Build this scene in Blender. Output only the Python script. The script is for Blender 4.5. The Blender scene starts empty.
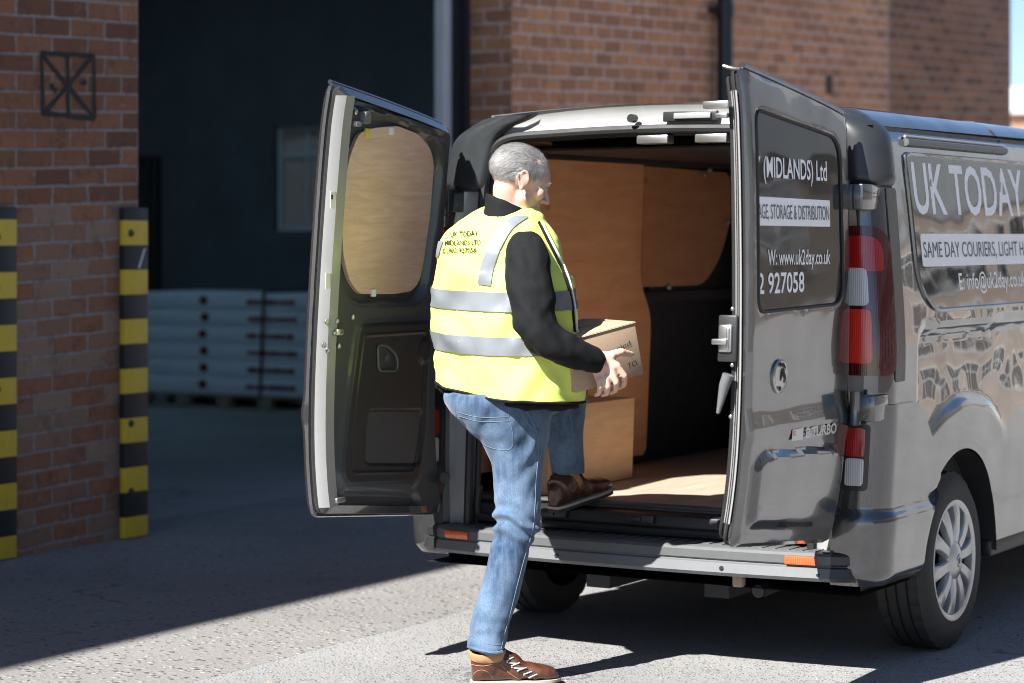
import bpy, bmesh, math, random
import numpy as np
from mathutils import Vector, noise
from mathutils.bvhtree import BVHTree
random.seed(7); rng = np.random.default_rng(7)
SC = bpy.context.scene
COL = SC.collection
V3 = lambda *a: np.array(a, float)

# ------------------------------------------------------------------ camera
F = 2360.0; CX, HY = 512.0, 237.0
CAM = V3(4.045, -7.74, 1.56)
YAW = math.radians(30.5)
FWD = V3(-math.sin(YAW), math.cos(YAW), 0); RGT = V3(math.cos(YAW), math.sin(YAW), 0); UP = V3(0, 0, 1)
def P(px, py, d):                       # a point d metres deep, seen at a pixel
    return CAM + d*(FWD + (px-CX)/F*RGT + (HY-py)/F*UP)
def ray(px, py):
    r = FWD + (px-CX)/F*RGT + (HY-py)/F*UP
    return r/np.linalg.norm(r)
def onX(px, py, x):
    r = ray(px, py); return CAM + r*((x-CAM[0])/r[0])
def onZ(px, py, z):
    r = ray(px, py); return CAM + r*((z-CAM[2])/r[2])

# ------------------------------------------------------------------ objects
def tag(o, label=None, cat=None, group=None, kind=None):
    if label: o['label'] = label
    if cat: o['category'] = cat
    if group: o['group'] = group
    if kind: o['kind'] = kind
    return o
ORG = {}
def empty(name, loc=(0, 0, 0), parent=None, **kw):
    o = bpy.data.objects.new(name, None); COL.objects.link(o)
    o.empty_display_size = .1
    ORG[o.name] = V3(*loc)
    if parent is not None:
        o.parent = parent; o.location = V3(*loc) - ORG[parent.name]
    else: o.location = loc
    return tag(o, **kw)

class MB:
    """collects polygons; build() links them as one mesh object"""
    def __init__(s): s.v = []; s.f = []; s.m = []
    def add(s, vs, fs, mi=0):
        b = len(s.v); s.v += [tuple(map(float, p)) for p in vs]
        s.f += [tuple(i+b for i in f) for f in fs]; s.m += [mi]*len(fs)
    def box(s, a, b, mi=0):
        x0, y0, z0 = a; x1, y1, z1 = b
        s.add([(x0,y0,z0),(x1,y0,z0),(x1,y1,z0),(x0,y1,z0),(x0,y0,z1),(x1,y0,z1),(x1,y1,z1),(x0,y1,z1)],
              [(0,3,2,1),(4,5,6,7),(0,1,5,4),(1,2,6,5),(2,3,7,6),(3,0,4,7)], mi)
    def obox(s, c, ex, ey, ez, mi=0):     # centre and three half-axes
        c, ex, ey, ez = map(np.asarray, (c, ex, ey, ez)); vs = []
        for k in (-1, 1):
            for i, j in ((-1,-1),(1,-1),(1,1),(-1,1)): vs.append(c+i*ex+j*ey+k*ez)
        s.add(vs, [(0,3,2,1),(4,5,6,7),(0,1,5,4),(1,2,6,5),(2,3,7,6),(3,0,4,7)], mi)
    def grid(s, pts, mi=0, closed_u=False, closed_v=False, mfun=None):
        pts = np.asarray(pts, float); nu, nv = pts.shape[:2]
        b = len(s.v); s.v += [tuple(p) for p in pts.reshape(-1, 3)]
        for i in range(nu if closed_u else nu-1):
            for j in range(nv if closed_v else nv-1):
                i2, j2 = (i+1) % nu, (j+1) % nv
                s.f.append((b+i*nv+j, b+i2*nv+j, b+i2*nv+j2, b+i*nv+j2))
                s.m.append(mfun(i, j) if mfun else mi)
    def loft(s, rings, mi=0, cap=True):
        rings = np.asarray(rings, float); n, k = rings.shape[:2]; b = len(s.v)
        s.grid(rings, mi, closed_v=True)
        if cap:
            s.f.append(tuple(b+j for j in range(k))[::-1]); s.m.append(mi)
            s.f.append(tuple(b+(n-1)*k+j for j in range(k))); s.m.append(mi)
    def tube(s, path, r, n=8, mi=0, cap=True, closed=False):
        path = [np.asarray(p, float) for p in path]; m = len(path)
        rr = r if hasattr(r, '__len__') else [r]*m
        rings = []; ref = None
        for i in range(m):
            a = path[(i-1) % m] if (closed or i > 0) else path[i]
            c = path[(i+1) % m] if (closed or i < m-1) else path[i]
            t = c-a; t = t/(np.linalg.norm(t)+1e-12)
            if ref is None: ref = V3(0,0,1) if abs(t[2]) < .9 else V3(1,0,0)
            u = np.cross(ref, t); u /= np.linalg.norm(u)+1e-12; w = np.cross(t, u); ref = w
            rings.append([path[i]+rr[i]*(math.cos(q)*u+math.sin(q)*w) for q in np.linspace(0, 2*math.pi, n, endpoint=False)])
        if closed: s.grid(rings, mi, closed_u=True, closed_v=True)
        else: s.loft(rings, mi, cap)
    def ell(s, c, ax, n=20, mi=0):        # ellipsoid, ax = three radius vectors
        c = np.asarray(c, float); A = [np.asarray(a, float) for a in ax]
        vs = [c+A[2]]; fs = []
        m = n//2
        for i in range(1, m):
            th = math.pi*i/m
            for j in range(n):
                ph = 2*math.pi*j/n
                vs.append(c+math.sin(th)*(math.cos(ph)*A[0]+math.sin(ph)*A[1])+math.cos(th)*A[2])
        vs.append(c-A[2])
        for j in range(n):
            j2 = (j+1) % n
            fs.append((0, 1+j, 1+j2)); fs.append((len(vs)-1, 1+(m-2)*n+j2, 1+(m-2)*n+j))
            for i in range(m-2): fs.append((1+i*n+j, 1+(i+1)*n+j, 1+(i+1)*n+j2, 1+i*n+j2))
        s.add(vs, fs, mi)
    def capsule(s, a, b, ra, rb, n=16):
        a, b = np.asarray(a, float), np.asarray(b, float); t = b-a; L = np.linalg.norm(t); t = t/L
        path, rad = [], []
        for q in np.linspace(-1, 0, 5)[:-1]: path.append(a+t*ra*q*.999); rad.append(ra*math.sqrt(max(1e-4, 1-q*q)))
        for q in np.linspace(0, 1, 6): path.append(a+t*L*q); rad.append(ra+(rb-ra)*q)
        for q in np.linspace(0, 1, 5)[1:]: path.append(b+t*rb*q*.999); rad.append(rb*math.sqrt(max(1e-4, 1-q*q)))
        s.tube(path, rad, n)
    def patch(s, outline, fn, rings=12, mi=0, center=None):   # star-shaped outline filled with rings, mapped by fn(array)->array
        o = np.asarray(outline, float); c = o.mean(0) if center is None else np.asarray(center, float)
        b = len(s.v); k = len(o)
        lay = [c+(o-c)*q for q in np.linspace(1, 0, rings+1)[:-1]]
        pts = np.concatenate(lay+[c[None]]); p3 = fn(pts)
        s.v += [tuple(map(float, p)) for p in p3]
        for i in range(rings-1):
            for j in range(k):
                j2 = (j+1) % k
                s.f.append((b+i*k+j, b+i*k+j2, b+(i+1)*k+j2, b+(i+1)*k+j)); s.m.append(mi)
        e = b+rings*k
        for j in range(k): s.f.append((b+(rings-1)*k+j, b+(rings-1)*k+(j+1) % k, e)); s.m.append(mi)
    def build(s, name, mats, parent=None, smooth=True, angle=35, fix=True, bevel=0, seg=2, org=None, thick=0, **kw):
        if not isinstance(mats, (list, tuple)): mats = [mats]
        V = np.array(s.v)
        if parent is not None: o0 = ORG[parent.name]
        else: o0 = V3(*org) if org is not None else V3((V[:,0].min()+V[:,0].max())/2, (V[:,1].min()+V[:,1].max())/2, V[:,2].min())
        me = bpy.data.meshes.new(name)
        me.from_pydata([tuple(p-o0) for p in V], [], s.f)
        for i, f in enumerate(me.polygons): f.material_index = s.m[i]
        for m in mats: me.materials.append(m)
        if fix or bevel:
            bm = bmesh.new(); bm.from_mesh(me)
            bmesh.ops.remove_doubles(bm, verts=bm.verts, dist=1e-5)
            if bevel:
                es = [e for e in bm.edges if len(e.link_faces) == 2 and e.calc_face_angle(0) > .5]
                bmesh.ops.bevel(bm, geom=es, offset=bevel, segments=seg, affect='EDGES', profile=.5, clamp_overlap=True)
            bmesh.ops.recalc_face_normals(bm, faces=bm.faces)
            bm.to_mesh(me); bm.free()
        if smooth:
            me.polygons.foreach_set('use_smooth', [True]*len(me.polygons))
            me.set_sharp_from_angle(angle=math.radians(angle))
        o = bpy.data.objects.new(name, me); COL.objects.link(o)
        ORG[o.name] = o0
        if parent is not None: o.parent = parent
        else: o.location = o0
        if thick:
            md = o.modifiers.new('thickness', 'SOLIDIFY'); md.thickness = thick; md.offset = -1
        return tag(o, **kw)
    def remesh(s, vox, it=4, fac=.5):
        me = bpy.data.meshes.new('t'); me.from_pydata(s.v, [], s.f)
        bm = bmesh.new(); bm.from_mesh(me); bmesh.ops.recalc_face_normals(bm, faces=bm.faces); bm.to_mesh(me); bm.free()
        o = bpy.data.objects.new('t', me); COL.objects.link(o)
        r = o.modifiers.new('r', 'REMESH'); r.mode = 'VOXEL'; r.voxel_size = vox
        if it: q = o.modifiers.new('s', 'SMOOTH'); q.iterations = it; q.factor = fac
        dg = bpy.context.evaluated_depsgraph_get(); dg.update()
        m2 = bpy.data.meshes.new_from_object(o.evaluated_get(dg))
        n = MB(); n.v = [tuple(v.co) for v in m2.vertices]; n.f = [tuple(p.vertices) for p in m2.polygons]; n.m = [0]*len(n.f)
        bpy.data.objects.remove(o); bpy.data.meshes.remove(me); bpy.data.meshes.remove(m2)
        return n
    def normals(s):
        V = np.array(s.v); N = np.zeros_like(V)
        for f in s.f:
            p = V[list(f[:3])]; n = np.cross(p[1]-p[0], p[2]-p[0])
            for i in f: N[i] += n
        return N/(np.linalg.norm(N, axis=1, keepdims=True)+1e-12)
    def displace(s, fn):
        N = s.normals(); s.v = [tuple(np.array(p)+N[i]*fn(p)) for i, p in enumerate(s.v)]
        return s
    def bvh(s): return BVHTree.FromPolygons([Vector(p) for p in s.v], s.f)

def hit(bvh, px, py, off=.002):
    r = ray(px, py); h = bvh.ray_cast(Vector(CAM), Vector(r))
    if h[0] is None: return None
    n = np.array(h[1]); n = n if n@r < 0 else -n
    return np.array(h[0])+n*off
def fillet(poly, r, n=8):
    poly = [np.asarray(p, float) for p in poly]; out = []; m = len(poly)
    rr = r if hasattr(r, '__len__') else [r]*m
    for i in range(m):
        p, a, b = poly[i], poly[i-1], poly[(i+1) % m]
        da, db = a-p, b-p; la, lb = np.linalg.norm(da), np.linalg.norm(db)
        q = min(rr[i], la*.49, lb*.49)
        s, e = p+da/la*q, p+db/lb*q
        for t in np.linspace(0, 1, n): out.append((1-t)**2*s+2*t*(1-t)*p+t*t*e)
    return np.array(out)
def resample(poly, n):
    p = np.asarray(poly, float); q = np.vstack([p, p[:1]])
    L = np.concatenate([[0], np.cumsum(np.linalg.norm(np.diff(q, axis=0), axis=1))])
    t = np.linspace(0, L[-1], n, endpoint=False)
    return np.stack([np.interp(t, L, q[:, k]) for k in range(p.shape[1])], 1)
def catmull(p, n=8, closed=False):
    p = np.asarray(p, float); m = len(p); out = []
    for i in range(m if closed else m-1):
        if closed: a, b, c, d = p[i-1], p[i], p[(i+1) % m], p[(i+2) % m]
        else: a, b, c, d = p[max(i-1, 0)], p[i], p[i+1], p[min(i+2, m-1)]
        for t in np.linspace(0, 1, n, endpoint=False):
            out.append(.5*(2*b+(c-a)*t+(2*a-5*b+4*c-d)*t*t+(3*b-a-3*c+d)*t**3))
    if not closed: out.append(p[-1])
    return np.array(out)
def sdf(pts, poly):                      # signed distance, negative inside
    pts = np.asarray(pts, float); poly = np.asarray(poly, float)
    d = np.full(len(pts), 1e9); ins = np.zeros(len(pts), bool); m = len(poly)
    for i in range(m):
        a, b = poly[i], poly[(i+1) % m]; e = b-a; w = pts-a
        t = np.clip((w@e)/(e@e+1e-12), 0, 1); q = w-t[:, None]*e
        d = np.minimum(d, (q*q).sum(1))
        c1 = (a[1] <= pts[:, 1]) & (b[1] > pts[:, 1]); c2 = (a[1] > pts[:, 1]) & (b[1] <= pts[:, 1])
        cr = e[0]*w[:, 1]-e[1]*w[:, 0]
        ins ^= (c1 & (cr > 0)) | (c2 & (cr < 0))
    d = np.sqrt(d); return np.where(ins, -d, d)
def sstep(x): x = np.clip(x, 0, 1); return x*x*(3-2*x)
def text2d(s, bold=0., res=3):           # flat triangulated text: width 0..1, cap height 0..1
    cu = bpy.data.curves.new('t', 'FONT'); cu.body = s; cu.resolution_u = res; cu.offset = bold
    o = bpy.data.objects.new('t', cu); COL.objects.link(o)
    dg = bpy.context.evaluated_depsgraph_get(); dg.update()
    m = bpy.data.meshes.new_from_object(o.evaluated_get(dg))
    v = np.array([x.co[:2] for x in m.vertices]); f = [tuple(p.vertices) for p in m.polygons]
    bpy.data.objects.remove(o); bpy.data.meshes.remove(m)
    v[:, 0] -= v[:, 0].min(); w = v[:, 0].max(); v[:, 0] /= w; v[:, 1] /= .70
    return v, f, w/.70

# ------------------------------------------------------------------ materials
class NT:
    def __init__(s, name):
        s.m = bpy.data.materials.new(name); s.m.use_nodes = True
        s.n = s.m.node_tree.nodes; s.l = s.m.node_tree.links
        s.b = s.n['Principled BSDF']
    def node(s, t, **k):
        x = s.n.new(t)
        for a, b in k.items(): setattr(x, a, b)
        return x
    def link(s, a, b): s.l.new(a, b)
    def val(s, sock, v):
        if hasattr(v, 'default_value') or hasattr(v, 'is_linked'): s.l.new(v, sock)
        else: sock.default_value = v
    def noise(s, scale, detail=4, rough=.55, vec=None, dist=0):
        x = s.node('ShaderNodeTexNoise'); x.inputs['Scale'].default_value = scale; x.inputs['Detail'].default_value = detail
        x.inputs['Roughness'].default_value = rough; x.inputs['Distortion'].default_value = dist
        if vec is not None: s.link(vec, x.inputs['Vector'])
        return x.outputs['Fac']
    def ramp(s, f, *st):
        r = s.node('ShaderNodeValToRGB'); e = r.color_ramp.elements
        while len(e) < len(st): e.new(.5)
        for i, (p, c) in enumerate(st):
            e[i].position = p; e[i].color = (c, c, c, 1) if not hasattr(c, '__len__') else (*c, 1)
        s.link(f, r.inputs['Fac']); return r.outputs['Color']
    def mix(s, f, a, b, mode='MIX'):
        x = s.node('ShaderNodeMix', data_type='RGBA', blend_type=mode)
        s.val(x.inputs[0], f)
        for sock, v in ((x.inputs[6], a), (x.inputs[7], b)):
            s.val(sock, (*v, 1) if isinstance(v, tuple) and len(v) == 3 else v)
        return x.outputs[2]
    def math(s, op, a, b=0., c=None):
        x = s.node('ShaderNodeMath', operation=op); s.val(x.inputs[0], a); s.val(x.inputs[1], b)
        if c is not None: s.val(x.inputs[2], c)
        return x.outputs[0]
    def pos(s): return s.node('ShaderNodeNewGeometry').outputs['Position']
    def obj(s): return s.node('ShaderNodeTexCoord').outputs['Object']
    def xyz(s, v):
        x = s.node('ShaderNodeSeparateXYZ'); s.link(v, x.inputs[0]); return x.outputs
    def comb(s, x, y, z=0.):
        c = s.node('ShaderNodeCombineXYZ')
        for i, v in enumerate((x, y, z)): s.val(c.inputs[i], v)
        return c.outputs[0]
    def scale(s, v, sc):
        m = s.node('ShaderNodeMapping'); s.link(v, m.inputs[0]); m.inputs['Scale'].default_value = sc; return m.outputs[0]
    def bump(s, h, st=.3, d=.01):
        b = s.node('ShaderNodeBump'); b.inputs['Strength'].default_value = st; b.inputs['Distance'].default_value = d
        s.link(h, b.inputs['Height']); s.link(b.outputs[0], s.b.inputs['Normal']); return b
    def set(s, **k):
        for a, v in k.items():
            sock = s.b.inputs[{'base':'Base Color','rough':'Roughness','metal':'Metallic','coat':'Coat Weight','coatr':'Coat Roughness','spec':'Specular IOR Level',
                'sss':'Subsurface Weight','sheen':'Sheen Weight','trans':'Transmission Weight','ior':'IOR','alpha':'Alpha'}[a]]
            s.val(sock, (*v, 1) if isinstance(v, tuple) and len(v) == 3 else v)
        return s
def plain(name, c, rough=.5, metal=0., var=.15, sc=6., bump=0., **k):
    t = NT(name); n = t.noise(sc, 5, .6, t.pos())
    base = t.mix(n, tuple(x*(1-var) for x in c), tuple(min(1, x*(1+var)) for x in c))
    t.set(base=base, metal=metal, **k)
    t.val(t.b.inputs['Roughness'], t.math('MULTIPLY_ADD', t.noise(sc*3, 3, .5, t.pos()), rough*.35, rough*.82))
    if bump: t.bump(t.noise(sc*12, 4, .6, t.pos()), bump, .004)
    return t.m

M = {}
def brick(name, c1, c2, mortar, dirt, patchy, ms=.0085):
    t = NT(name); p = t.pos(); x, y, z = t.xyz(p)
    nx, ny, nz = t.xyz(t.node('ShaderNodeNewGeometry').outputs['Normal'])
    side = t.math('GREATER_THAN', t.math('ABSOLUTE', ny), .5)
    h = t.math('ADD', t.math('MULTIPLY', y, t.math('SUBTRACT', 1., side)), t.math('MULTIPLY', x, side))
    row = t.math('SUBTRACT', z, t.math('MULTIPLY', t.math('MULTIPLY', y, .037), t.math('SUBTRACT', 1., side)))
    wob = t.math('MULTIPLY_ADD', t.noise(3.5, 5, .7, p), .026, -.013)
    vec = t.comb(t.math('ADD', h, t.math('MULTIPLY_ADD', t.noise(11, 3, .6, p), .030, -.015)), t.math('ADD', row, wob))
    b = t.node('ShaderNodeTexBrick'); t.link(vec, b.inputs['Vector'])
    for k, v in (('Scale', 1.), ('Mortar Size', ms), ('Mortar Smooth', .25), ('Bias', 0.), ('Brick Width', .262), ('Row Height', .093)): b.inputs[k].default_value = v
    b.inputs['Color1'].default_value = (*c1, 1); b.inputs['Color2'].default_value = (*c2, 1); b.inputs['Mortar'].default_value = (*mortar, 1)
    n1 = t.noise(28, 6, .7, p); n2 = t.noise(1.1, 4, .6, p); n3 = t.noise(90, 4, .7, p)
    col = t.mix(t.ramp(n1, (.35, 0.), (.75, .55)), b.outputs['Color'], dirt)
    col = t.mix(t.ramp(n2, (.42, 0.), (.72, .5)), col, tuple(v*.55 for v in c1))
    if patchy:                                   # repointed, scuffed lower courses in greyer brick
        lo = t.math('LESS_THAN', t.math('SUBTRACT', z, t.math('MULTIPLY', y, .02)), 1.70)
        c2_ = t.node('ShaderNodeTexBrick'); t.link(vec, c2_.inputs['Vector'])
        for k, v in (('Scale', 1.), ('Mortar Size', 0.), ('Bias', 0.), ('Brick Width', .262), ('Row Height', .093)): c2_.inputs[k].default_value = v
        c2_.inputs['Color1'].default_value = (0, 0, 0, 1); c2_.inputs['Color2'].default_value = (1, 1, 1, 1)
        pv = t.ramp(t.xyz(c2_.outputs['Color'])[0], (.25, 0.), (.85, .85))
        f = t.math('MULTIPLY', t.math('MULTIPLY', pv, lo), t.math('SUBTRACT', 1., b.outputs['Fac']))
        col = t.mix(f, col, (.38, .26, .19))
    n4 = t.noise(7, 6, .75, p); col = t.mix(t.ramp(n4, (.52, 0.), (.72, .55)), col, (.055, .042, .036))
    n5 = t.noise(16, 5, .7, p); col = t.mix(t.ramp(n5, (.60, 0.), (.78, .5)), col, mortar)
    spk = t.ramp(n3, (.70, 0.), (.76, .5)); col = t.mix(spk, col, (.45, .36, .30))
    t.set(base=col, rough=.9, spec=.25)
    hgt = t.math('ADD', t.math('MULTIPLY', t.math('SUBTRACT', 1., b.outputs['Fac']), 1.), t.math('MULTIPLY', n1, .5))
    t.bump(hgt, .8, .006)
    return t.m
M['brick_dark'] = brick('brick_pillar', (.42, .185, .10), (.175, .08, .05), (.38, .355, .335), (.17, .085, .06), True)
M['brick_light'] = brick('brick_wall', (.72, .33, .165), (.36, .165, .095), (.74, .54, .46), (.34, .20, .12), False, .0105)  # browner brick, lightened as well to stand in for light on the long wall
M['brick_far'] = brick('brown_brick', (.40, .33, .28), (.24, .19, .155), (.52, .49, .46), (.2, .15, .11), False)

def asphalt(name, c0, c1, speck, scale, pebble):
    t = NT(name); p = t.pos()
    n1 = t.noise(scale, 8, .75, p); n2 = t.noise(.7, 5, .6, p); n3 = t.noise(4, 5, .65, p)
    col = t.mix(t.ramp(n1, (.3, 0.), (.7, 1.)), c0, c1)
    v = t.node('ShaderNodeTexVoronoi'); v.inputs['Scale'].default_value = pebble; t.link(p, v.inputs['Vector'])
    ch = t.xyz(v.outputs['Color'])
    stone = t.math('MULTIPLY', t.ramp(v.outputs['Distance'], (.25, 1.), (.5, 0.)), t.ramp(ch[0], (.5, 0.), (.6, 1.)))
    col = t.mix(t.math('MULTIPLY', stone, .95), col, t.mix(ch[1], speck[0], speck[1]))
    col = t.mix(t.ramp(n2, (.4, 0.), (.7, .45)), col, tuple(x*.72 for x in c0))
    col = t.mix(t.ramp(n3, (.58, 0.), (.75, .35)), col, tuple(x*.6 for x in c0))
    cv = t.node('ShaderNodeTexVoronoi', feature='DISTANCE_TO_EDGE'); cv.inputs['Scale'].default_value = .55
    wv = t.node('ShaderNodeVectorMath', operation='ADD'); nn = t.node('ShaderNodeTexNoise'); nn.inputs['Scale'].default_value = 2.2; nn.inputs['Detail'].default_value = 6; t.link(p, nn.inputs['Vector'])
    t.link(p, wv.inputs[0]); t.link(nn.outputs['Color'], wv.inputs[1]); t.link(wv.outputs[0], cv.inputs['Vector'])
    crack = t.math('MULTIPLY', t.ramp(cv.outputs['Distance'], (.004, 1.), (.012, 0.)), t.ramp(t.noise(.9, 3, .6, p), (.52, 0.), (.60, .55)))
    col = t.mix(crack, col, tuple(x*.25 for x in c0))
    oil = t.ramp(t.noise(1.6, 6, .7, t.scale(p, (1.3, .8, 1.))), (.60, 0.), (.72, .3)); col = t.mix(oil, col, tuple(x*.5 for x in c0))
    t.set(base=col, rough=.92, spec=.25)
    t.bump(t.math('ADD', t.math('MULTIPLY', stone, .9), n1), 1., .009)
    return t.m
M['asphalt'] = asphalt('asphalt', (.27, .268, .265), (.40, .397, .393), ((.13, .128, .126), (.48, .47, .46)), 130, 80)
M['concrete'] = asphalt('pebbly_concrete', (.205, .197, .189), (.305, .294, .284), ((.07, .06, .055), (.40, .36, .33)), 60, 34)

def paint():
    t = NT('metallic_paint'); p = t.pos()
    fl = t.node('ShaderNodeTexVoronoi'); fl.inputs['Scale'].default_value = 700.; t.link(p, fl.inputs['Vector'])
    base = t.mix(t.xyz(fl.outputs['Color'])[0], (.050, .052, .056), (.088, .090, .095))
    dust = t.ramp(t.noise(2.2, 5, .65, p), (.45, 0.), (.8, .22))
    x, y, z = t.xyz(p)
    low = t.math('MULTIPLY', t.ramp(t.noise(14, 5, .7, p), (.4, 0.), (.7, .55)), t.ramp(z, (.25, 1.), (.75, 0.)))
    base = t.mix(t.math('MAXIMUM', dust, low), base, (.20, .185, .17))
    t.set(base=base, metal=.62, coat=1., coatr=.03); t.b.inputs['Coat IOR'].default_value = 1.7
    t.val(t.b.inputs['Roughness'], t.math('MULTIPLY_ADD', t.noise(5, 4, .6, p), .09, .15))
    b = t.bump(t.noise(3.0, 1, .4, t.scale(p, (1., 1., 1.2))), .42, .02)
    t.link(b.outputs[0], t.b.inputs['Coat Normal'])
    return t.m
M['paint'] = paint()
def glassblack():
    t = NT('dark_window'); p = t.pos()
    t.set(base=(.012, .013, .014), spec=.85)
    t.val(t.b.inputs['Roughness'], t.math('MULTIPLY_ADD', t.noise(7, 5, .6, p), .05, .02))
    b = t.bump(t.noise(3.2, 1, .4, t.scale(p, (1., 1., 1.5))), .16, .02)
    return t.m
M['glass'] = glassblack()
def ply(name, c0, c1, axis):
    t = NT(name); p = t.obj()
    w = t.noise(1., 6, .62, t.scale(p, axis), .6); w2 = t.noise(2.5, 4, .6, p)
    col = t.mix(t.ramp(w, (.3, 0.), (.7, 1.)), c0, c1)
    col = t.mix(t.ramp(w2, (.5, 0.), (.8, .4)), col, tuple(x*.7 for x in c0))
    k = t.node('ShaderNodeTexVoronoi'); k.inputs['Scale'].default_value = 4.2; t.link(t.scale(p, tuple(.5+a*.02 for a in axis)), k.inputs['Vector'])
    col = t.mix(t.ramp(k.outputs['Distance'], (.03, .6), (.07, 0.)), col, tuple(x*.5 for x in c0))
    t.set(base=col, rough=.55, spec=.35); t.bump(w, .12, .003); return t.m
M['ply_red'] = ply('reddish_plywood', (.80, .36, .17), (.90, .50, .26), (3, 3, 22))
M['ply_dark'] = ply('aged_plywood', (.56, .25, .12), (.68, .34, .17), (3, 3, 16))
M['ply_light'] = ply('pale_plywood', (.66, .43, .24), (.80, .56, .34), (3, 4, 40))
M['ply_floor'] = ply('floor_plywood', (.33, .235, .175), (.46, .345, .27), (26, 3, 3))
M['ply_window'] = ply('window_plywood', (.56, .36, .265), (.72, .50, .395), (5, 5, 40))
M['black_plastic'] = plain('black_plastic', (.022, .022, .023), .38, bump=.08, sc=30)
M['grey_plastic'] = plain('grey_plastic', (.115, .12, .126), .55, bump=.12, sc=20, var=.12)
M['lip_plastic'] = plain('dark_grey_plastic', (.085, .088, .09), .5, bump=.12, sc=20)
M['rubber'] = plain('rubber', (.014, .014, .015), .6)
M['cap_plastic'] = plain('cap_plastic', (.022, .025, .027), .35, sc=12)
M['inner_metal'] = plain('inner_door_metal', (.058, .062, .066), .38, .15, coat=.35)
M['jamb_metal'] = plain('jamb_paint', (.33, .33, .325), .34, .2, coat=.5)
M['lining'] = plain('interior_metal', (.022, .022, .023), .5)
M['steel'] = plain('steel', (.45, .45, .44), .3, .9)
M['white_vinyl'] = plain('white_vinyl', (.86, .87, .88), .5, var=.03)
M['grey_vinyl'] = plain('grey_lettering', (.10, .10, .11), .5)
M['black_ink'] = plain('black_ink', (.012, .012, .012), .7)
M['yellow'] = plain('yellow_plastic', (.62, .43, .05), .5)
M['white_label'] = plain('paper_label', (.72, .70, .66), .6, var=.06)
def lens(name, c, rough=.12):
    t = NT(name); n = t.node('ShaderNodeTexWave'); n.inputs['Scale'].default_value = 40.; t.link(t.pos(), n.inputs['Vector'])
    t.set(base=t.mix(n.outputs['Fac'], c, tuple(x*.6 for x in c)), rough=rough, coat=1., coatr=.02); t.bump(n.outputs['Fac'], .12, .002); return t.m
M['red_lens'] = lens('red_lens', (.42, .012, .012)); M['dark_red'] = lens('dark_red_lens', (.085, .005, .007))
M['clear_lens'] = lens('clear_lens', (.62, .60, .60)); M['orange_lens'] = lens('orange_lens', (.75, .13, .03))
M['bright_red'] = lens('bright_red_lens', (.72, .035, .02))
def tyre():
    t = NT('tyre_rubber'); t.set(base=t.mix(t.noise(9, 5, .6, t.pos()), (.016, .016, .017), (.035, .033, .031)), rough=.75); t.bump(t.noise(60, 3, .5, t.pos()), .15, .003); return t.m
M['tyre'] = tyre()
M['alloy'] = plain('wheel_trim_silver', (.50, .50, .50), .33, .55, var=.1)
M['dark_steel'] = plain('dark_steel', (.03, .031, .033), .5, .3)
def card(name, a, b):
    t = NT(name); p = t.obj(); n = t.noise(3, 5, .6, p); f = t.noise(120, 3, .6, p)
    c = t.mix(n, a, b); c = t.mix(t.ramp(f, (.4, 0.), (.8, .25)), c, tuple(x*.6 for x in a))
    t.set(base=c, rough=.85, spec=.2); t.bump(t.noise(6, 3, .5, p), .15, .01); return t.m
M['card'] = card('cardboard', (.36, .255, .17), (.47, .345, .24))
def stripes():
    t = NT('hazard_stripes'); p = t.pos(); x, y, z = t.xyz(p)
    ph = t.math('FRACT', t.math('DIVIDE', t.math('SUBTRACT', 1.645, z), .2545))
    yel = t.math('LESS_THAN', ph, .497)
    yel = t.math('MULTIPLY', yel, t.math('LESS_THAN', z, 1.645))
    sc = t.ramp(t.noise(22, 7, .8, t.scale(p, (1., 1., .4))), (.55, 0.), (.68, .8))
    c = t.mix(yel, (.014, .016, .018), (.74, .50, .035)); c = t.mix(sc, c, t.mix(yel, (.03, .032, .035), (.45, .30, .05)))
    t.set(base=c, rough=.55); return t.m
M['stripes'] = stripes()
M['interior_wall'] = plain('dark_painted_wall', (.135, .142, .15), .8, sc=2, var=.35)
M['interior_brown'] = plain('dark_door_paint', (.035, .034, .034), .6)
M['carton'] = plain('white_carton', (.74, .77, .80), .7, var=.08)
M['carton_print'] = plain('dark_red_print', (.15, .012, .02), .7)
M['wood'] = plain('pallet_wood', (.34, .27, .20), .85, var=.3, sc=9)
M['pipe'] = plain('drainpipe_paint', (.014, .018, .021), .4)
def frosted():
    t = NT('dirty_window_pane'); tr = t.node('ShaderNodeBsdfTranslucent'); tr.inputs[0].default_value = (.42, .46, .48, 1)
    mx = t.node('ShaderNodeMixShader'); mx.inputs[0].default_value = .7
    t.set(base=(.15, .16, .17), rough=.3)
    t.link(t.b.outputs[0], mx.inputs[1]); t.link(tr.outputs[0], mx.inputs[2])
    t.link(mx.outputs[0], t.n['Material Output'].inputs[0]); return t.m
M['frosted'] = frosted()
def rl():  # tinted translucent glass for the added interior light panel
    t = NT('added_panel_glass'); tr = t.node('ShaderNodeBsdfTranslucent'); tr.inputs[0].default_value = (.50, .68, .82, 1)
    mx = t.node('ShaderNodeMixShader'); mx.inputs[0].default_value = .7; t.set(base=(.15, .16, .17), rough=.3)
    t.link(t.b.outputs[0], mx.inputs[1]); t.link(tr.outputs[0], mx.inputs[2]); t.link(mx.outputs[0], t.n['Material Output'].inputs[0]); return t.m
M['added_light_panel'] = rl()
M['white_paint'] = plain('white_paint', (.74, .76, .77), .6, var=.08)
def corrug():
    t = NT('ribbed_cladding'); x, y, z = t.xyz(t.pos())
    t.set(base=t.mix(t.noise(1.5, 4, .6, t.pos()), (.20, .215, .23), (.30, .315, .33)), rough=.5); return t.m
M['cladding'] = corrug()
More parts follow.
